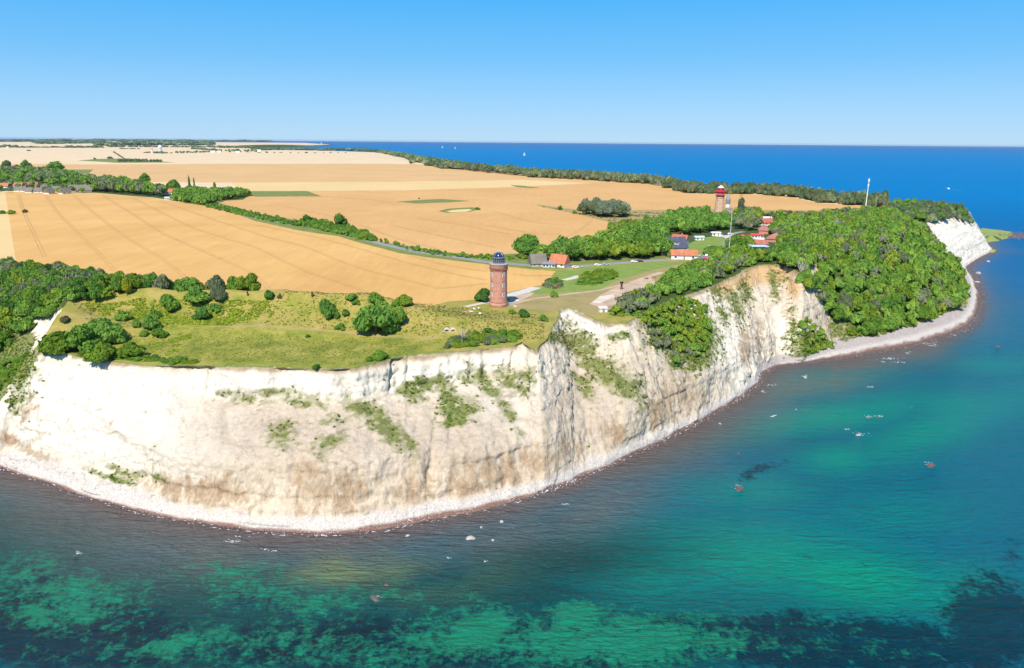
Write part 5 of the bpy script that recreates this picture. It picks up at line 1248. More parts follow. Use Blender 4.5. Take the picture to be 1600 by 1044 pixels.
# --- old square lighthouse
P2, m2 = upx(1135.5, 340)
P2 = (P1[0]+12.0*m1*1.0+1, P1[1]-3, P1[2])
t = thing('old_lighthouse', 'old square brick lighthouse with white lantern and pointed grey roof beside the taller one', 'lighthouse', P2, -.25)
hb = 15.5*m1-1
a_ = 5.7*m1
for lv in range(3):
    z0, z1_ = hb*lv/3-(3 if lv == 0 else 0), hb*(lv+1)/3
    s_ = a_*(1-.03*lv); MB().box(-s_, s_, -s_*.9, s_*.9, z0, z1_-.35).part('storey', M['brick'], t)
    MB().box(-s_*1.04, s_*1.04, -s_*.94, s_*.94, z1_-.35, z1_+.02).part('cornice', M['stone'], t)
    for x in (-.55, 0, .55):
        o = MB().box(-.75, .75, -.06, .2, -.9, .9).part('window', M['white'], t); o.location = (x*s_, -s_*.9-.04, (z0+z1_)/2)
        MB().box(-.6, .6, -.09, -.06, -.75, .75).part('pane', M['glass'], o)
m = MB(); s_ = a_*1.02
m.add([(-s_, -s_*.92, hb), (s_, -s_*.92, hb), (s_, s_*.92, hb), (-s_, s_*.92, hb), (-s_*.3, -s_*.3, hb+1.5), (s_*.3, -s_*.3, hb+1.5), (s_*.3, s_*.3, hb+1.5), (-s_*.3, s_*.3, hb+1.5)], [(0, 1, 5, 4), (1, 2, 6, 5), (2, 3, 7, 6), (3, 0, 4, 7), (4, 5, 6, 7)])
m.part('platform_roof', M['greymet'], t)
o_ = -a_*.35
MB().lathe([(3.3*m1, hb+.2), (3.3*m1, hb+4.2)], 12, o_).part('lantern_room', M['white'], t)
MB().lathe([(3.5*m1, hb+4.1), (3.6*m1, hb+8.8), (1.5*m1, hb+13), (.15, hb+15)], 12, o_).part('lantern_roof', M['greymet'], t)

# --- houses
def house(px, py, L, W, hw, hr, rz, roof, wall, label, name='house', win=3, chim=1, dorm=0, group=None, hip=0.0, dz=0.0, P=None, side=(-1, 1)):
    if P is None: P, _ = upx(px, py)
    t = thing(name, label, 'house', (P[0], P[1], P[2]-.3+dz), rz, group)
    m = MB(); hl_ = L/2; hw_ = W/2
    gz = hw+hr*(1-hip) if not hip else hw
    vs = [(-hl_, -hw_, -1), (hl_, -hw_, -1), (hl_, hw_, -1), (-hl_, hw_, -1), (-hl_, -hw_, hw), (hl_, -hw_, hw), (hl_, hw_, hw), (-hl_, hw_, hw)]
    fs = [(0, 1, 5, 4), (2, 3, 7, 6)]
    if not hip:
        vs += [(-hl_, 0, hw+hr-.12), (hl_, 0, hw+hr-.12)]; fs += [(1, 2, 6, 9, 5), (3, 0, 4, 8, 7)]
    else: fs += [(1, 2, 6, 5), (3, 0, 4, 7)]
    m.add(vs, fs); m.part('wall', wall, t)
    ov = .55; k = hr/hw_; rx = hl_+ov; ry = hw_+ov; zr = hw+hr; ze = hw-ov*k; hx = hl_*hip*1.0
    th = .22
    m = MB()
    a = [(-rx, -ry, ze), (rx, -ry, ze), (rx, ry, ze), (-rx, ry, ze), (-rx+hx, 0, zr), (rx-hx, 0, zr)]
    b = [(x, y, z+th) for x, y, z in a]
    m.add(a+b, [(1, 0, 4, 5), (3, 2, 5, 4), (6, 7, 11, 10), (8, 9, 10, 11), (0, 1, 7, 6), (2, 3, 9, 8), (1, 2, 8, 11, 7) if not hip else (1, 2, 8, 7), (3, 0, 6, 10, 9) if not hip else (3, 0, 6, 9)] + ([(7, 8, 11), (9, 6, 10)] if hip else []))
    rf = m.part('roof', roof, t)
    for c in range(chim):
        x = (c-(chim-1)/2)*L*.4+L*.12
        MB().box(x-.45, x+.45, -.4, .4, hw+hr*.55, zr+1.3).part('chimney', M['brick'], rf)
    for s in side:
        for j in range(win):
            x = -hl_+L*(j+.5)/win
            if s < 0 and j == win//2 and win > 1:
                o = MB().box(-.55, .55, -.06, .1, -1.1, 1.1).part('door', M['wood'], t); o.location = (x, s*hw_, 1.2); continue
            o = MB().box(-.7, .7, -.06, .06, -.65, .65).part('window', M['white'] if wall is not M['white'] else M['greymet'], t); o.location = (x, s*hw_, hw*.58)
            MB().box(-.58, .58, -.09, .09, -.53, .53).part('pane', M['glass'], o)
    for s in (-1, 1):
        if not hip:
            o = MB().box(-.06, .06, -.6, .6, -.6, .6).part('window', M['greymet'], t); o.location = (s*hl_, 0, hw+hr*.3)
            MB().box(-.09, .09, -.48, .48, -.48, .48).part('pane', M['glass'], o)
    for d in range(dorm):
        x = (d-(dorm-1)/2)*L*.38
        o = MB().box(-1.6, 1.6, -1.6, .8, 0, 1.8).part('dormer', M['white'], t); o.location = (x, -hw_*.55, hw+hr*.28)
        for q in (-.85, 0, .85): MB().box(q-.33, q+.33, -1.66, -1.6, .5, 1.5).part('pane', M['glass'], o)
        MB().box(-1.8, 1.8, -1.85, 1.2, 1.8, 2.02).part('dormer_roof', roof, o)
    return t
# village at the left
VG = 'village houses at the left edge'
for a in [
 (6, 293.5, 16, 9, 3.2, 4.2, .1, 'orange_tile', 'white', 'orange-roofed house cut by the left edge of the village', 3, 1, 0),
 (30, 292.5, 13, 9, 3, 4, .0, 'orange_tile', 'fade', 'orange-roofed house between the two others of the village front row', 3, 1, 0),
 (51, 292, 17, 9, 3, 4.2, .15, 'red_tile', 'white', 'long red-roofed house at the right of the village front row', 3, 2, 0),
 (11, 280, 14, 10, 3, 3.6, .0, 'orange_tile', 'fade', 'orange-roofed house half hidden by trees at the upper left', 3, 1, 0),
 (13, 273, 9, 9, 5, 3.5, .6, 'pink_tile', 'white', 'white house with pinkish roof deep among the village trees', 2, 1, 0),
 (40, 271, 9, 9, 5, 3.2, .3, 'pink_tile', 'white', 'pale house peeping out behind the middle of the village trees', 2, 1, 0),
 (70, 267.5, 7, 9, 6, 4.5, 1.2, 'thatch', 'white', 'small white gable at the back right of the village', 1, 0, 0),
 (33, 299, 15, 8, 2.6, 4.6, .1, 'thatch', 'white', 'leftmost grey thatched cottage by the wheat field', 3, 1, 0),
 (48, 301, 12, 8, 2.6, 4.6, -.3, 'thatch', 'white', 'second grey thatched cottage from the left with white walls', 3, 1, 0),
 (63, 301, 14, 8, 2.6, 4.6, .15, 'thatch', 'white', 'grey thatched cottage in the middle of the cottage row', 3, 1, 0),
 (72, 296.5, 12, 8, 2.6, 4.2, .5, 'thatch', 'fade', 'grey thatched cottage behind the middle of the cottage row', 2, 1, 0),
 (77, 303, 10, 9, 3, 5, 1.3, 'thatch', 'white', 'cottage with tall white gable facing the wheat', 2, 1, 0),
 (89, 299, 14, 8, 2.6, 4.8, -.2, 'thatch', 'fade', 'grey thatched cottage behind the rightmost white cottage', 3, 1, 0),
 (102, 303, 13, 8, 3, 5, 1.1, 'thatch', 'white', 'rightmost white cottage of the row by the wheat', 2, 1, 0),
 (122, 299, 22, 13, 2.5, 7, .15, 'thatch', 'fade', 'left one of two broad thatched barns beside the copse', 4, 0, 0),
 (138, 299, 20, 13, 2.5, 6.5, -.1, 'thatch', 'wood', 'right one of two broad thatched barns beside the copse', 4, 0, 0),
 (268, 304, 13, 9, 4, 4, .2, 'orange_tile', 'white', 'white house with orange roof and chimneys near the two poplars', 3, 2, 0),
 (300, 302.5, 13, 10, 4, 4.5, .8, 'red_tile', 'brick', 'brick house with brown-red roof right below the poplars', 3, 1, 0),
 (316, 302, 11, 9, 3, 3.5, .2, 'orange_tile', 'brick', 'small low brick house among trees right of the poplars', 2, 1, 0)]:
    house(a[0], a[1], a[2], a[3], a[4], a[5], a[6], M[a[7]], M[a[8]], a[9], win=a[10], chim=a[11], dorm=a[12], group=VG)
house(265, 311.5, 11, 3, 2.6, .5, .05, M['white'], M['white'], 'long white shed at the edge of the wheat by the copse', 'shed', 4, 0)
# hamlet
house(840, 415, 9.5, 8, 2.6, 5.0, .25, M['thatch'], M['fade'], 'grey thatched cottage left of the orange-roofed house by the road', 'cottage', 3, 1)
house(874, 416, 10.5, 7.5, 3.0, 4.6, -.55, M['orange_tile'], M['white'], 'small white house with steep orange roof beside the field road', 'house', 3, 1)
house(858, 417.0, 7.5, 4.5, 2.4, .7, -.15, M['greymet'], M['white'], 'low white annex left of the orange-roofed roadside house', 'annex', 4, 0)
house(1052, 393, 16, 12, 4.0, 6.5, .25, M['slate'], M['fade'], 'large house with dark blue slate roof and white dormer in the hamlet', 'house', 4, 1, 1)
house(1062, 383, 11, 9, 4.5, 3.6, -.5, M['red_tile'], M['white'], 'red-roofed wing rising behind the slate-roofed house', 'house', 2, 1)
house(1068, 404, 17, 9, 3.2, 2.8, -.12, M['orange_tile'], M['white'], 'white-walled house with low orange roof beside the turning place', 'house', 3, 0)
house(1118, 368.5, 7, 5, 2.9, .6, .0, M['white'], M['white'], 'small flat white kiosk at the edge of the gravel yard', 'kiosk', 2, 0)
house(1193, 364, 16, 8, 3.5, 3.2, 1.25, M['pink_tile'], M['brick'], 'long faded pink-roofed building running back from the parasols', 'house', 3, 1)
house(1200, 352, 15, 8, 3.5, 3.4, .35, M['red_tile'], M['white'], 'red-roofed house at the far end of the buildings right of the lighthouses', 'house', 3, 1)
house(1194, 347, 13, 7, 3.4, 2.0, .1, M['white'], M['white'], 'low white-roofed building behind the red-roofed house', 'house', 3, 0)
house(1208, 377, 15, 8, 3.2, 3.0, 1.0, M['pink_tile'], M['brick'], 'faded red building right behind the awnings', 'house', 3, 0)
house(1187, 386, 9, 6.5, 3.0, 2.4, .1, M['red_tile'], M['brick'], 'red shed directly behind the pale blue lookout', 'shed', 2, 0)
house(1181, 372, 10, 6, 3, .8, .1, M['cloth_red'], M['white'], 'long low pavilion with bright red flat roof behind the parasols', 'pavilion', 4, 0)
house(1027, 367, 6, 4, 2.4, .6, .2, M['skyblue'], M['white'], 'small pale hut among trees left of the slate-roofed house', 'hut', 1, 0)
house(1092, 375, 7, 4, 2.6, .8, .1, M['skyblue'], M['white'], 'low pale blue hut at the hedge behind the lawn', 'hut', 2, 0)
# white lookout with flat roof
P, m_ = upx(1187, 396)
t = thing('lookout_post', 'pale blue and white flat-roofed lookout on legs below the red roofs', 'lookout', P, .05)
for x in (-3, 3):
    for y in (-2, 2): MB().tube((x, y, -.5), (x, y, 4.2), .28).part('leg', M['white'], t)
MB().box(-3.2, 3.2, -2.2, 2.2, 2.0, 4.9).part('cabin', M['bluegrey'], t)
for x in (-2.1, 0, 2.1): MB().box(x-.85, x+.85, -2.27, -2.2, 3.2, 4.6).part('window', M['white'], t)
MB().box(-7.5, 5, -3.6, 3.6, 5.0, 5.5).part('roof', M['skyblue'], t)
MB().box(-7.2, -7.0, -3.4, 3.4, 5.5, 6.2).part('parapet', M['white'], t)
MB().tube((2.5, 0, 5.5), (2.5, 0, 11), .12).part('antenna', M['steel'], t)
# conical thatch hut in the wood
P, m_ = upx(1305, 366); P = (P[0], P[1], P[2]+1.0)
t = thing('round_hut', 'white hut with pointed grey roof poking out of the right-hand wood', 'hut', P, .5)
r_h = 7*m_
MB().lathe([(r_h*.85, -2), (r_h*.85, 7.0)], 8).part('wall', M['white'], t)
MB().lathe([(r_h*1.15, 6.6), (r_h*.1, 12.5), (.05, 13.2)], 8).part('roof', M['thatch'], t)
o = MB().box(-.1, .08, -.6, .6, -.8, .8).part('window', M['glass'], t); o.location = (r_h*.8*math.cos(-2.4), r_h*.8*math.sin(-2.4), 5); o.rotation_euler = (0, 0, -2.4)

# parasols of the café
def parasol(px, py, lab, r=2.6):
    P, _ = upx(px, py)
    t = thing('parasol', lab, 'parasol', P, 0, 'red café parasols in the hamlet')
    MB().tube((0, 0, -.1), (0, 0, 3.0), .07).part('pole', M['white'], t)
    MB().lathe([(.5, -.05), (.5, .12)], 8).part('base', M['stone'], t)
    MB().lathe([(r, 2.3), (r*.55, 2.85), (.1, 3.3)], 8).part('canopy', M['cloth_red'], t)
for a in [(1153, 374, 'leftmost red parasol by the yard'), (1160, 372.5, 'red parasol second from the left by the yard'), (1167, 374.5, 'third red parasol from the yard side'), (1177, 381, 'red parasol at the left of the lower pair behind the awning'), (1186, 381.5, 'rightmost red parasol near the lookout')]: parasol(*a)
P, _ = upx(1172, 378)
t = thing('awning', 'long white and pink awning stretched below the red parasols', 'awning', P, -.28)
for x in (-9, -3, 3, 9): MB().tube((x, -1.5, -.3), (x, -1.5, 2.5), .08).part('post', M['white'], t)
m = MB().add([(-10.5, -2.4, 2.3), (10.5, -2.4, 2.3), (10.5, 1.8, 3.3), (-10.5, 1.8, 3.3), (-10.5, -2.4, 2.42), (10.5, -2.4, 2.42), (10.5, 1.8, 3.42), (-10.5, 1.8, 3.42)], [(3, 2, 1, 0), (4, 5, 6, 7), (0, 1, 5, 4), (1, 2, 6, 5), (2, 3, 7, 6), (3, 0, 4, 7)])
m.part('cloth', M['fade'], t)

# masts
def mast(px, py, top_px, r, label, mat, parts):
    P, m_ = upx(px, py); h = top_px*m_/math.cos(math.atan2(CAM_Z-P[2], P[1]))
    t = thing('mast', label, 'mast', P)
    MB().tube((0, 0, -.5), (0, 0, h), r, r*.6, 8).part('pole', mat, t)
    MB().lathe([(r*2.4, -.3), (r*2.4, .5)], 8).part('footing', M['stone'], t)
    return t, h
t, h = mast(1138.5, 398, 65, .42, 'very tall thin grey mast standing in front of the old square lighthouse', M['steel'], 0)
for k in (.35, .7, .98): MB().lathe([(.7, h*k), (.7, h*k+.25)], 8).part('ring', M['greymet'], t)
t, h = mast(1352.5, 324, 44, .6, 'tall white radio mast rising over the right-hand wood against the sea', M['white'], 0)
for a in (0, 2.1, 4.2):
    MB().box(-.22, .22, -.15, .15, h*.88, h*.99).part('antenna_panel', M['white'], t).location = (.75*math.cos(a), .75*math.sin(a), 0)
    MB().box(-.2, .2, -.15, .15, h*.74, h*.8).part('antenna_panel', M['white'], t).location = (.75*math.cos(a+1), .75*math.sin(a+1), 0)
MB().tube((0, 0, h), (0, 0, h+2.5), .1).part('rod', M['greymet'], t)
t, h = mast(1217, 343, 10, .35, 'short white pole at the field edge right of the lighthouses', M['white'], 0)
MB().box(-.5, .5, -.2, .2, h-.6, h).part('lamp_head', M['white'], t)
for k, (x, y, lab) in enumerate([(1034, 402, 'left street lamp by the hamlet road'), (1062, 409.5, 'street lamp in front of the orange-roofed white house'), (1105, 399, 'street lamp at the turning place')]):
    P, m_ = upx(x, y); t = thing('street_lamp', lab, 'street lamp', P, 0, 'street lamps of the hamlet road')
    MB().tube((0, 0, -.2), (0, 0, 6.5), .09, .06).part('pole', M['greymet'], t); MB().tube((0, 0, 6.4), (1.0, 0, 6.7), .05).part('arm', M['greymet'], t); MB().box(.8, 1.5, -.15, .15, 6.6, 6.8).part('lamp_head', M['white'], t)

# sculptures on the trodden ground and at the field corner
def sculpture(px, py, hpx, label, top):
    P, m_ = upx(px, py); h = hpx*m_
    t = thing('sculpture', label, 'sculpture', P, .3)
    for s in (-1, 1): MB().tube((s*h*.13, 0, -.1), (s*h*.05, 0, h*.5), h*.055, h*.07, 6).part('leg', M['rust'], t)
    MB().lathe([(h*.09, h*.45), (h*.14, h*.6), (h*.16, h*.74), (h*.07, h*.82)], 8).part('trunk', M['rust'] if top else M['cloth_red'], t)
    m = MB(); m.box(-h*.2, h*.2, -h*.07, h*.07, h*.8, h*1.0); m.part('head_block', M['tyre'] if top else M['cloth_red'], t)
    MB().box(-h*.22, h*.22, -h*.2, h*.2, -.2, .12).part('base', M['stone'], t)
sculpture(971, 452.5, 12.5, 'dark upright sculpture standing on the trodden headland ground', True)
sculpture(868, 453, 7, 'small red figure sculpture at the shrub clump by the field corner', False)
# benches, hut, bunker, rubble
for x, y, rz, lab in ((1010, 436, .6, 'picnic table set on the trodden ground near the bushes'), (1022, 434, .9, 'second picnic table nearer the thicket')):
    P, m_ = upx(x, y); t = thing('picnic_table', lab, 'picnic table', P, rz)
    MB().box(-1.1, 1.1, -.4, .4, .7, .78).part('tabletop', M['wood'], t)
    for s in (-1, 1): MB().box(-1.1, 1.1, s*.75-.15, s*.75+.15, .42, .48).part('seat', M['wood'], t)
    for s in (-1, 1): MB().box(s*.8-.05, s*.8+.05, -.8, .8, -.05, .7).part('leg', M['wood'], t)
P, m_ = upx(942, 487); 
t = thing('shelter', 'little pale shelter with slanted roof at the edge of the chalk spur', 'shelter', P, .15)
MB().box(-1.8, 1.8, -1.2, 1.2, -.2, 1.7).part('wall', M['white'], t)
MB().add([(-2.1, -1.5, 1.6), (2.1, -1.5, 1.6), (2.1, 1.5, 2.2), (-2.1, 1.5, 2.2), (-2.1, -1.5, 1.75), (2.1, -1.5, 1.75), (2.1, 1.5, 2.35), (-2.1, 1.5, 2.35)], [(3, 2, 1, 0), (4, 5, 6, 7), (0, 1, 5, 4), (1, 2, 6, 5), (2, 3, 7, 6), (3, 0, 4, 7)]).part('roof', M['fade'], t)
MB().box(-.5, .5, -1.26, -1.2, 0, 1.4).part('door', M['greymet'], t)
P, m_ = upx(703, 518)
t = thing('bunker', 'half-buried pale bunker with two dark arched openings at the rampart foot', 'bunker', P, .05)
m = MB()
for cx in (-1.3, 1.3):
    for k in range(9):
        a0, a1 = math.pi*k/9, math.pi*(k+1)/9
        for aa, bb in ((a0, a1),):
            m.add([(cx+1.3*math.cos(aa), -.2, 1.2*math.sin(aa)), (cx+1.3*math.cos(bb), -.2, 1.2*math.sin(bb)), (cx+.95*math.cos(bb), -.2, .85*math.sin(bb)), (cx+.95*math.cos(aa), -.2, .85*math.sin(aa)),
                   (cx+1.3*math.cos(aa), 2, 1.2*math.sin(aa)), (cx+1.3*math.cos(bb), 2, 1.2*math.sin(bb)), (cx+.95*math.cos(bb), 2, .85*math.sin(bb)), (cx+.95*math.cos(aa), 2, .85*math.sin(aa))],
                  [(0, 1, 2, 3), (0, 4, 5, 1), (3, 2, 6, 7)])
m.part('arch_vault', M['fade'], t)
for cx in (-1.3, 1.3): MB().lathe([(.93, 0), (.93, .05)], 16).part('shade_disc', M['tyre'], t, rz=None).matrix_local = Matrix.Translation((cx, 1.2, 0)) @ Matrix.Rotation(math.pi/2, 4, 'X')  # black disc inside each vault stands in for the shade within
MB().box(-3.4, 3.4, -.25, 2.2, -.5, .02).part('footing', M['stone'], t)
def rock_mesh(seed, name='boulder', mat='stone'):
    v, f = ICO2; d = 1+.35*fbm(v[:, 0]*1.4+seed*5, v[:, 1]*1.4, v[:, 2]*1.4, seed, 3)
    return mesh_np(name, v*d[:, None]*np.array([1.1, .85, .7]), f, M[mat])
for x, y, w, lab, mt in ((727, 487.5, 6, 'pinkish brick rubble at the left end of the ruin below the tower', 'pink_tile'), (736, 487, 7, 'broad pale rubble heap in the ruin below the tower', 'fade'), (750, 490, 5, 'small white rubble heap right in the ruin below the tower', 'white'), (741, 483, 4, 'little pale stone above the ruin near the white path', 'white'), (748, 482, 3, 'tiny white stone beside the thin white path', 'white'), (805, 479, 6, 'pale stone heap at the right foot of the brick tower', 'fade'), (808, 470, 5, 'white stone beside the gravel path right of the tower', 'white')):
    P, m_ = upx(x, y); o = obj('rubble_heap', rock_mesh(int(x), 'rubble_heap', mt), None, (P[0], P[1], P[2]+.1), None, lab, 'rubble'); s = w*m_/2; o.scale = (s, s*.7, .55)

# cars
def car_mesh(paint):
    root = None
def car(px, py, rz, mat, label):
    P, _ = upx(px, py)
    t = thing('parked_car', label, 'car', (P[0], P[1], P[2]+.03), rz, 'cars parked along the hamlet road')
    pr = [(-2.1, .35), (2.1, .35), (2.15, .7), (1.9, .9), (1.0, .98), (.4, 1.42), (-1.2, 1.45), (-1.9, 1.0), (-2.15, .85)]
    m = MB(); n_ = len(pr); m.add([(x, -.85, z) for x, z in pr]+[(x, .85, z) for x, z in pr], [tuple(range(n_))[::-1], tuple(range(n_, 2*n_))]+[(i, (i+1) % n_, n_+(i+1) % n_, n_+i) for i in range(n_)]); m.part('body', mat, t)
    MB().add([(.95, -.86, 1.0), (.42, -.86, 1.36), (-1.15, -.86, 1.38), (-1.6, -.86, 1.03), (.95, .86, 1.0), (.42, .86, 1.36), (-1.15, .86, 1.38), (-1.6, .86, 1.03)], [(0, 1, 2, 3), (7, 6, 5, 4), (0, 4, 5, 1), (3, 2, 6, 7), (1, 5, 6, 2)]).part('windows', M['glass'], t)
    for x in (-1.35, 1.35):
        for y in (-.78, .78):
            o = MB().lathe([(.33, -.11), (.33, .11)], 12).part('wheel', M['tyre'], t); o.rotation_euler = (math.pi/2, 0, 0); o.location = (x, y, .33)
CR = {'white': M['white'], 'silver': M['steel'], 'dark': M['slate'], 'red': M['red']}
for a in [(899, 419, .1, 'white', 'white car parked at the lawn edge right of the orange-roofed house'), (906, 418.5, .1, 'silver', 'silver car parked next to the white one near the orange-roofed house'), (934, 415.5, .15, 'white', 'white car in the middle of the road below the grove'), (947, 414.3, .15, 'silver', 'silver car ahead of the white one on the grove road'), (991, 410.3, .2, 'white', 'white van-like car where the road nears the slate-roofed house'), (1000, 409.5, .2, 'dark', 'dark car parked by the right end of the grove'),
          (1096, 401.5, .3, 'silver', 'silver car on the turning place'), (1102, 405.5, 1.4, 'red', 'red car on the turning place'), (1104, 400.5, 1.2, 'white', 'white car at the back of the turning place'), (1096, 407, .8, 'dark', 'dark car at the front of the turning place'), (1133, 367.5, .2, 'dark', 'dark car in the gravel yard before the lighthouses'), (1141, 366.5, .1, 'white', 'white car in the gravel yard before the lighthouses')]:
    car(a[0], a[1], a[2], CR[a[3]], a[4])
# info sign
P, _ = upx(823, 449); 
# bare dead trees in the wood edge
def bare_tree(px, py, hpx, label, seed):
    P, m_ = upx(px, py); h = hpx*m_*1.1; g = np.random.default_rng(seed)
    t = thing('bare_tree', label, 'tree', (P[0], P[1], P[2]+1.0))
    MB().tube((0, 0, -1.5), (0, 0, h*.45), h*.035, h*.025).part('trunk', M['bare'], t)
    m = MB()
    for k in range(12):
        a = g.uniform(0, 6.28); z0 = h*g.uniform(.15, .45); r = h*g.uniform(.15, .35)
        p1 = (r*.5*math.cos(a), r*.5*math.sin(a), z0+h*.25); p2 = (r*math.cos(a), r*math.sin(a), min(h, z0+h*g.uniform(.4, .6)))
        m.tube((0, 0, z0), p1, h*.018, h*.012, 5); m.tube(p1, p2, h*.012, h*.004, 5)
        m.tube(p1, (p2[0]+g.normal(0, h*.08), p2[1]+g.normal(0, h*.08), p2[2]*.95), h*.009, h*.003, 4)
    m.part('branches', M['bare'], t)
bare_tree(1251, 434, 26, 'bare bleached dead tree at the top of the ochre cliff beside the wood', 3)
bare_tree(1256, 438, 22, 'second bare dead tree just below the first at the wood edge', 5)
bare_tree(1336, 412, 18, 'pale leafless tree half way up the right-hand wood', 7)
bare_tree(722, 540, 24, 'grey twiggy bush at the left of the cliff-edge thicket', 9)

# far radar dome and buildings
P, m_ = upx(251, 239.5)
t = thing('radar_tower', 'white ball-shaped radar dome on a squat tower far out in the fields', 'radar dome', P)
MB().lathe([(3.0*m_, -2), (2.6*m_, 7.2*m_)], 12).part('tower', M['skyblue'], t)
v, f = ICO2; o = obj('dome', mesh_np('dome', v*3.1*m_, f, M['white'], smooth=True), t); o.location = (0, 0, 9.4*m_)
MB().box(1*m_, 7*m_, -2*m_, 2*m_, -1, 2.2*m_).part('annex', M['fade'], t)
for x, y, L, h, lab, wl_ in ((237.5, 239.8, 3.2, 8, 'narrow pinkish tower block left of the white radar dome', 'fade'), (333, 238.2, 7, 2.6, 'long white building between trees right of the radar dome', 'white'), (343, 238, 5, 2.4, 'short white building next to the long one right of the radar dome', 'white'), (12, 231.5, 3.2, 2.2, 'tiny white building on the horizon fields at the far left', 'white'), (405, 237.5, 5, 3.5, 'white farm building at the edge of the bleached field', 'white'), (414, 238.5, 5, 2.2, 'second pale farm building beside the white one at the bleached field', 'fade'), (372, 238.2, 6, 2, 'low white building right of the far tree clump', 'white')):
    P, m_ = upx(x, y); t = thing('far_building', lab, 'building', P, .1)
    w_ = L*m_/2; MB().box(-w_, w_, -w_*.6, w_*.6, -3, h*m_*.75).part('wall', M[wl_], t)
    MB().add([(-w_*1.05, -w_*.65, h*m_*.75), (w_*1.05, -w_*.65, h*m_*.75), (w_*1.05, w_*.65, h*m_*.75), (-w_*1.05, w_*.65, h*m_*.75), (-w_*1.05, 0, h*m_), (w_*1.05, 0, h*m_)], [(0, 1, 5, 4), (2, 3, 4, 5), (1, 2, 5), (3, 0, 4), (3, 2, 1, 0)]).part('roof', M['pink_tile'] if wl_ == 'fade' else M['white'], t)

# green spit beyond the far bluff
for nm, lst, lb in (('spit', [(1524, 368), (1530, 377.5), (1545, 378.5), (1560, 376.5), (1575, 371), (1584, 366), (1576, 362), (1556, 359), (1535, 357), (1525, 360)], 'low green spit beyond the far white bluff'), ('spit', [(1541, 394), (1551, 394.5), (1556, 391), (1549, 387), (1540, 386)], 'small green shelf at the foot of the far bluff')):
    A = densify([at_z(a, b, 0) for a, b in lst], 6, True); c = A.mean(0)
    A = A+rng.normal(0, 1.2, A.shape)
    V = []; n_ = len(A)
    for k, z in ((1.04, -.5), (1.0, .3), (.95, .6), (.7, .8), (.4, .9)): V.append(np.column_stack([c+(A-c)*k, np.full(n_, z)]))
    V = np.vstack(V+[np.array([[c[0], c[1], .95]])])
    F = [(r*n_+i, r*n_+(i+1) % n_, (r+1)*n_+(i+1) % n_, (r+1)*n_+i) for r in range(4) for i in range(n_)]
    m = MB().add(V, F+[(4*n_+i, 4*n_+(i+1) % n_, 5*n_) for i in range(n_)])
    obj(nm, m.me(nm, M['spitgrass'], True), kind='structure', label=lb)

# boulders in the water
BO = [(735, 841, 15, 'stone', 'largest pale boulder in the shallows right of the lowest cliff point'), (770, 844, 6, 'stone', 'small boulder right of the largest pale one'), (752, 824, 6, 'stone', 'small boulder between the largest pale one and the shore'), (784, 815, 8, 'stone', 'flat pale boulder close to the shore'), (637, 837, 7, 'stone', 'boulder near the beach at the lowest cliff point'),
 (586, 936, 16, 'darkstone', 'dark reddish boulder awash in the green water at bottom centre'), (604, 914, 8, 'darkstone', 'small brown boulder above the dark reddish one'), (522, 914, 5, 'darkstone', 'tiny brown boulder left of the dark reddish one'), (118, 869, 8, 'darkstone', 'dark boulder awash at the far left of the water'), (1156, 764, 17, 'darkstone', 'dark boulder alone in the middle of the bay'), (1454, 728, 16, 'darkstone', 'dark boulder awash in the blue water at right'),
 (1341, 680, 8, 'stone', 'pale boulder awash in the turquoise patch'), (1357, 654, 6, 'darkstone', 'left small boulder of the pair above the pale one in the bay'), (1372, 652, 5, 'darkstone', 'right small boulder of the pair above the pale one in the bay'), (1258, 590, 7, 'stone', 'pale boulder in the murky water of the cove'), (1207, 651, 5, 'stone', 'small boulder offshore of the cove'), (1154, 709, 6, 'darkstone', 'small dark boulder off the straight cliff foot'), (1244, 640, 4, 'stone', 'tiny boulder off the cove'), (1424, 637, 4, 'darkstone', 'tiny dark boulder in the blue bay'),
 (1559, 542, 9, 'darkstone', 'dark boulder in the blue water off the wooded slope'), (1529, 428, 9, 'stone', 'tall pale boulder off the foot of the far white bluff'), (1527, 441, 8, 'stone', 'second pale boulder below the tall one off the far bluff'), (1544, 409, 5, 'stone', 'small pale boulder off the far bluff'), (1518, 520, 6, 'darkstone', 'dark boulder at the beach corner'), (1412, 560, 9, 'darkstone', 'dark flat boulder just off the grey beach'), (1125, 662, 5, 'stone', 'boulder close to the cliff foot'), (890, 762, 5, 'darkstone', 'dark boulder at the waterline under the chalk spur'), (140, 788, 4, 'darkstone', 'tiny dark boulder off the left beach')]
for k, (x, y, w, mt, lab) in enumerate(BO):
    q = at_z(x, y, 0.0); m_ = mpp(Vector((q[0], q[1], 0))); s = w*m_/2
    o = obj('boulder', rock_mesh(k, 'boulder', mt), None, (q[0], q[1], -.05*s), None, lab, 'boulder', 'boulders standing in the sea'); o.scale = (s, s*.8, s*(.75 if y > 440 else 1.2)); o.rotation_euler = (0, 0, random.uniform(0, 6))
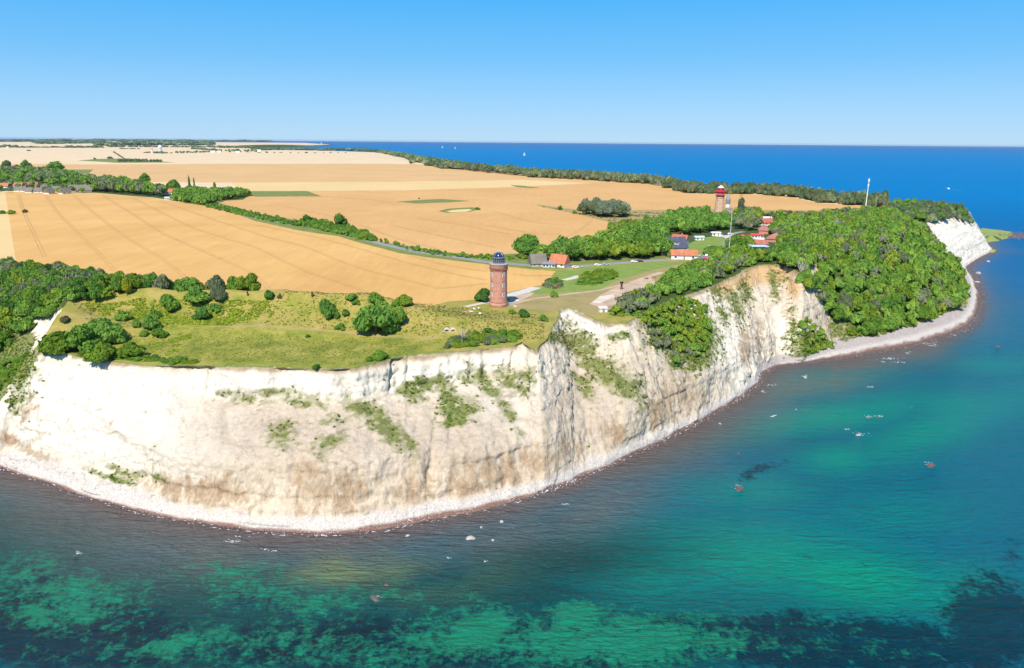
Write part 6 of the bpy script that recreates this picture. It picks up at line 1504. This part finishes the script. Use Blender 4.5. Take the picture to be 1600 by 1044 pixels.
# rocks of the reef off the spit and beach rim
V = []; F = []; b = 0; g = np.random.default_rng(31)
sel = [i for i in range(NC) if 1180 < project(np.array([[CW[i, 0], CW[i, 1], 0]]))[0][0] < 1580 or g.random() < .25]
for i in sel:
    for _ in range(2):
        q = CW[i]+OUT[i]*abs(g.normal(0, 2.2))+g.normal(0, .5, 2); s = g.uniform(.2, .75)*(1+.8*(g.random() < .05))
        v = oct_v*g.uniform(.6, 1.2, 3)*s; V.append(v+np.array([q[0], q[1], .02])); F.append(oct_f+b); b += 6
for _ in range(160):
    q = at_z(g.uniform(1560, 1600), g.normal(369, 2.2), 0); s = g.uniform(.8, 2.4); V.append(oct_v*g.uniform(.6, 1.2, 3)*s+np.array([q[0], q[1], 0])); F.append(oct_f+b); b += 6
obj('shore_rocks', mesh_np('shore_rocks', np.vstack(V), np.vstack(F), M['darkstone']), kind='stuff', label='dark wet stones along the waterline')
# foam flecks: thin ragged sheets lying on the water
V = []; F = []; b = 0
FO = [(122, 865, 14, 6), (362, 846, 26, 4), (372, 838, 16, 3), (415, 859, 12, 3), (430, 861, 10, 2), (590, 932, 12, 5), (1341, 678, 14, 5), (1150, 760, 9, 4), (1449, 725, 12, 4), (1357, 651, 14, 3), (1375, 650, 10, 2), (1258, 588, 10, 3), (1388, 560, 26, 3), (1404, 566, 14, 3), (1450, 536, 20, 3), (1456, 540, 14, 2), (1204, 602, 16, 4), (1192, 612, 12, 5), (500, 836.5, 30, 2), (445, 836.5, 24, 2), (1210, 650, 10, 2), (884, 788, 16, 3), (1322, 671, 8, 2), (700, 872, 8, 2), (758, 877, 6, 2), (1360, 605, 12, 2), (1562, 365, 12, 2), (1420, 552, 12, 2), (1380, 566, 10, 2), (1490, 523, 8, 2)]
for x, y, w, h in FO:
    for _ in range(int(w*.9)):
        q = at_z(x+g.normal(0, w*.3), y+g.normal(0, h*.3), 0); m_ = math.hypot(*q)/1150; r = g.uniform(.35, .9)*m_*1.5
        n_ = 7; aa = np.sort(g.uniform(0, 6.28, n_)); rr = r*g.uniform(.5, 1, n_)
        V.append(np.column_stack([q[0]+rr*np.cos(aa)*1.8, q[1]+rr*np.sin(aa)*.8, np.full(n_, .03+.05*g.random())])); F += [(b, b+i, b+i+1) for i in range(1, n_-1)]; b += n_
for i in range(0, NC-60, 2):
    if g.random() < .45: continue
    q = CW[i]+OUT[i]*g.uniform(-.2, 1.4); n_ = 6; aa = np.sort(g.uniform(0, 6.28, n_)); rr = g.uniform(.15, .42)*g.uniform(.5, 1, n_); tx = tang[i]
    V.append(np.column_stack([q[0]+rr*np.cos(aa)*2.6*tx[0]-rr*np.sin(aa)*.6*tx[1], q[1]+rr*np.cos(aa)*2.6*tx[1]+rr*np.sin(aa)*.6*tx[0], np.full(n_, .04+.05*g.random())])); F += [(b, b+k, b+k+1) for k in range(1, n_-1)]; b += n_
obj('foam', mesh_np('foam', np.vstack(V), np.array(F), M['foam']), kind='stuff', label='white flecks of foam where stones break the water')

# boats
def sailboat(px, py, hp, lab):
    q = at_z(px, py, 0); m_ = math.hypot(*q)/1150; h = hp*m_
    t = thing('sailboat', lab, 'sailboat', (q[0], q[1], 0), .4)
    MB().add([(-h*.3, 0, h*.02), (0, -h*.07, -.1), (h*.35, 0, h*.03), (0, h*.07, -.1), (-h*.3, -h*.05, h*.1), (h*.1, -h*.08, h*.1), (h*.38, 0, h*.12), (h*.1, h*.08, h*.1), (-h*.3, h*.05, h*.1)], [(0, 1, 5, 4), (1, 2, 6, 5), (2, 3, 7, 6), (3, 0, 8, 7), (4, 5, 6, 7, 8), (0, 4, 8)]).part('hull', M['white'], t)
    MB().tube((.05*h, 0, 0), (.05*h, 0, h), h*.012).part('mast', M['steel'], t)
    MB().add([(0.03*h, 0, h*.16), (-.28*h, -.05*h, h*.16), (.03*h, 0, h*.97), (0.03*h, .012*h, h*.16), (-.28*h, -.035*h, h*.16), (.03*h, .012*h, h*.97)], [(0, 1, 2), (5, 4, 3), (0, 2, 5, 3), (1, 4, 5, 2)]).part('mainsail', M['white'], t)
    MB().add([(.36*h, 0, h*.12), (.08*h, -.04*h, h*.14), (.07*h, 0, h*.85), (.36*h, .012*h, h*.12), (.08*h, -.03*h, h*.14), (.07*h, .012*h, h*.85)], [(0, 1, 2), (5, 4, 3)]).part('foresail', M['white'], t)
for a in [(502, 225.5, 3.5, 'leftmost sailboat near the horizon above the far woods'), (691, 231.5, 3.5, 'left one of a close pair of distant sailboats'), (711, 232.5, 3.2, 'right one of a close pair of distant sailboats'), (819, 243.5, 6, 'largest sailboat on the blue sea at the centre'), (1160, 224.5, 2.2, 'tiny sailboat on the horizon right of centre')]: sailboat(*a)
q = at_z(1481.5, 295.5, 0); rz = math.atan2(*(at_z(1481, 295.3, 0)-at_z(1503, 297.8, 0))[::-1])
t = thing('motorboat', 'white motorboat trailing a wake across the sea at right', 'motorboat', (q[0], q[1], 0), rz)
L = 5.0
MB().add([(-L, -1.8, 0), (L*.5, -1.8, 0), (L*1.3, 0, .6), (L*.5, 1.8, 0), (-L, 1.8, 0), (-L, -2.1, 1.8), (L*.5, -2.1, 1.9), (L*1.5, 0, 2.4), (L*.5, 2.1, 1.9), (-L, 2.1, 1.8)], [(0, 1, 6, 5), (1, 2, 7, 6), (2, 3, 8, 7), (3, 4, 9, 8), (4, 0, 5, 9), (5, 6, 7, 8, 9)]).part('hull', M['white'], t)
MB().box(-2.4, 2.2, -1.3, 1.3, 1.8, 3.6).part('cabin', M['white'], t); MB().box(1.2, 2.3, -1.2, 1.2, 2.6, 3.3).part('windscreen', M['glass'], t)
V = []; F = []; b = 0
A = densify([at_z(1484, 296, 0), at_z(1503, 298, 0)], 4)
for i, p in enumerate(A):
    w = 1.2+2.2*i/len(A)+g.uniform(-.4, .4); V += [(p[0], p[1]-w*4.5, .06), (p[0], p[1]+w*4.5, .06)]
n_ = len(A); F = [(2*i, 2*i+2, 2*i+3, 2*i+1) for i in range(n_-1)]
obj('boat_wake', mesh_np('boat_wake', V, F, M['foam']), kind='stuff', label='white foaming wake behind the motorboat')

# ---------------------------------------------------------------- air
HAZE = 1.1e-5
if HAZE:
    hz = bpy.data.materials.new('haze'); hz.use_nodes = True; nt = hz.node_tree
    nt.nodes.remove(nt.nodes['Principled BSDF'])
    pv = nt.nodes.new('ShaderNodeVolumePrincipled'); pv.inputs['Density'].default_value = HAZE
    pv.inputs['Color'].default_value = (.62, .78, .95, 1); pv.inputs['Anisotropy'].default_value = .0
    nt.links.new(pv.outputs[0], nt.nodes['Material Output'].inputs['Volume'])
    o = obj('haze', MB().box(-64000, 64000, -3000, 64000, -4.0, 119.0).me('haze', hz), kind='stuff', label='thin bluish summer haze over land and sea')
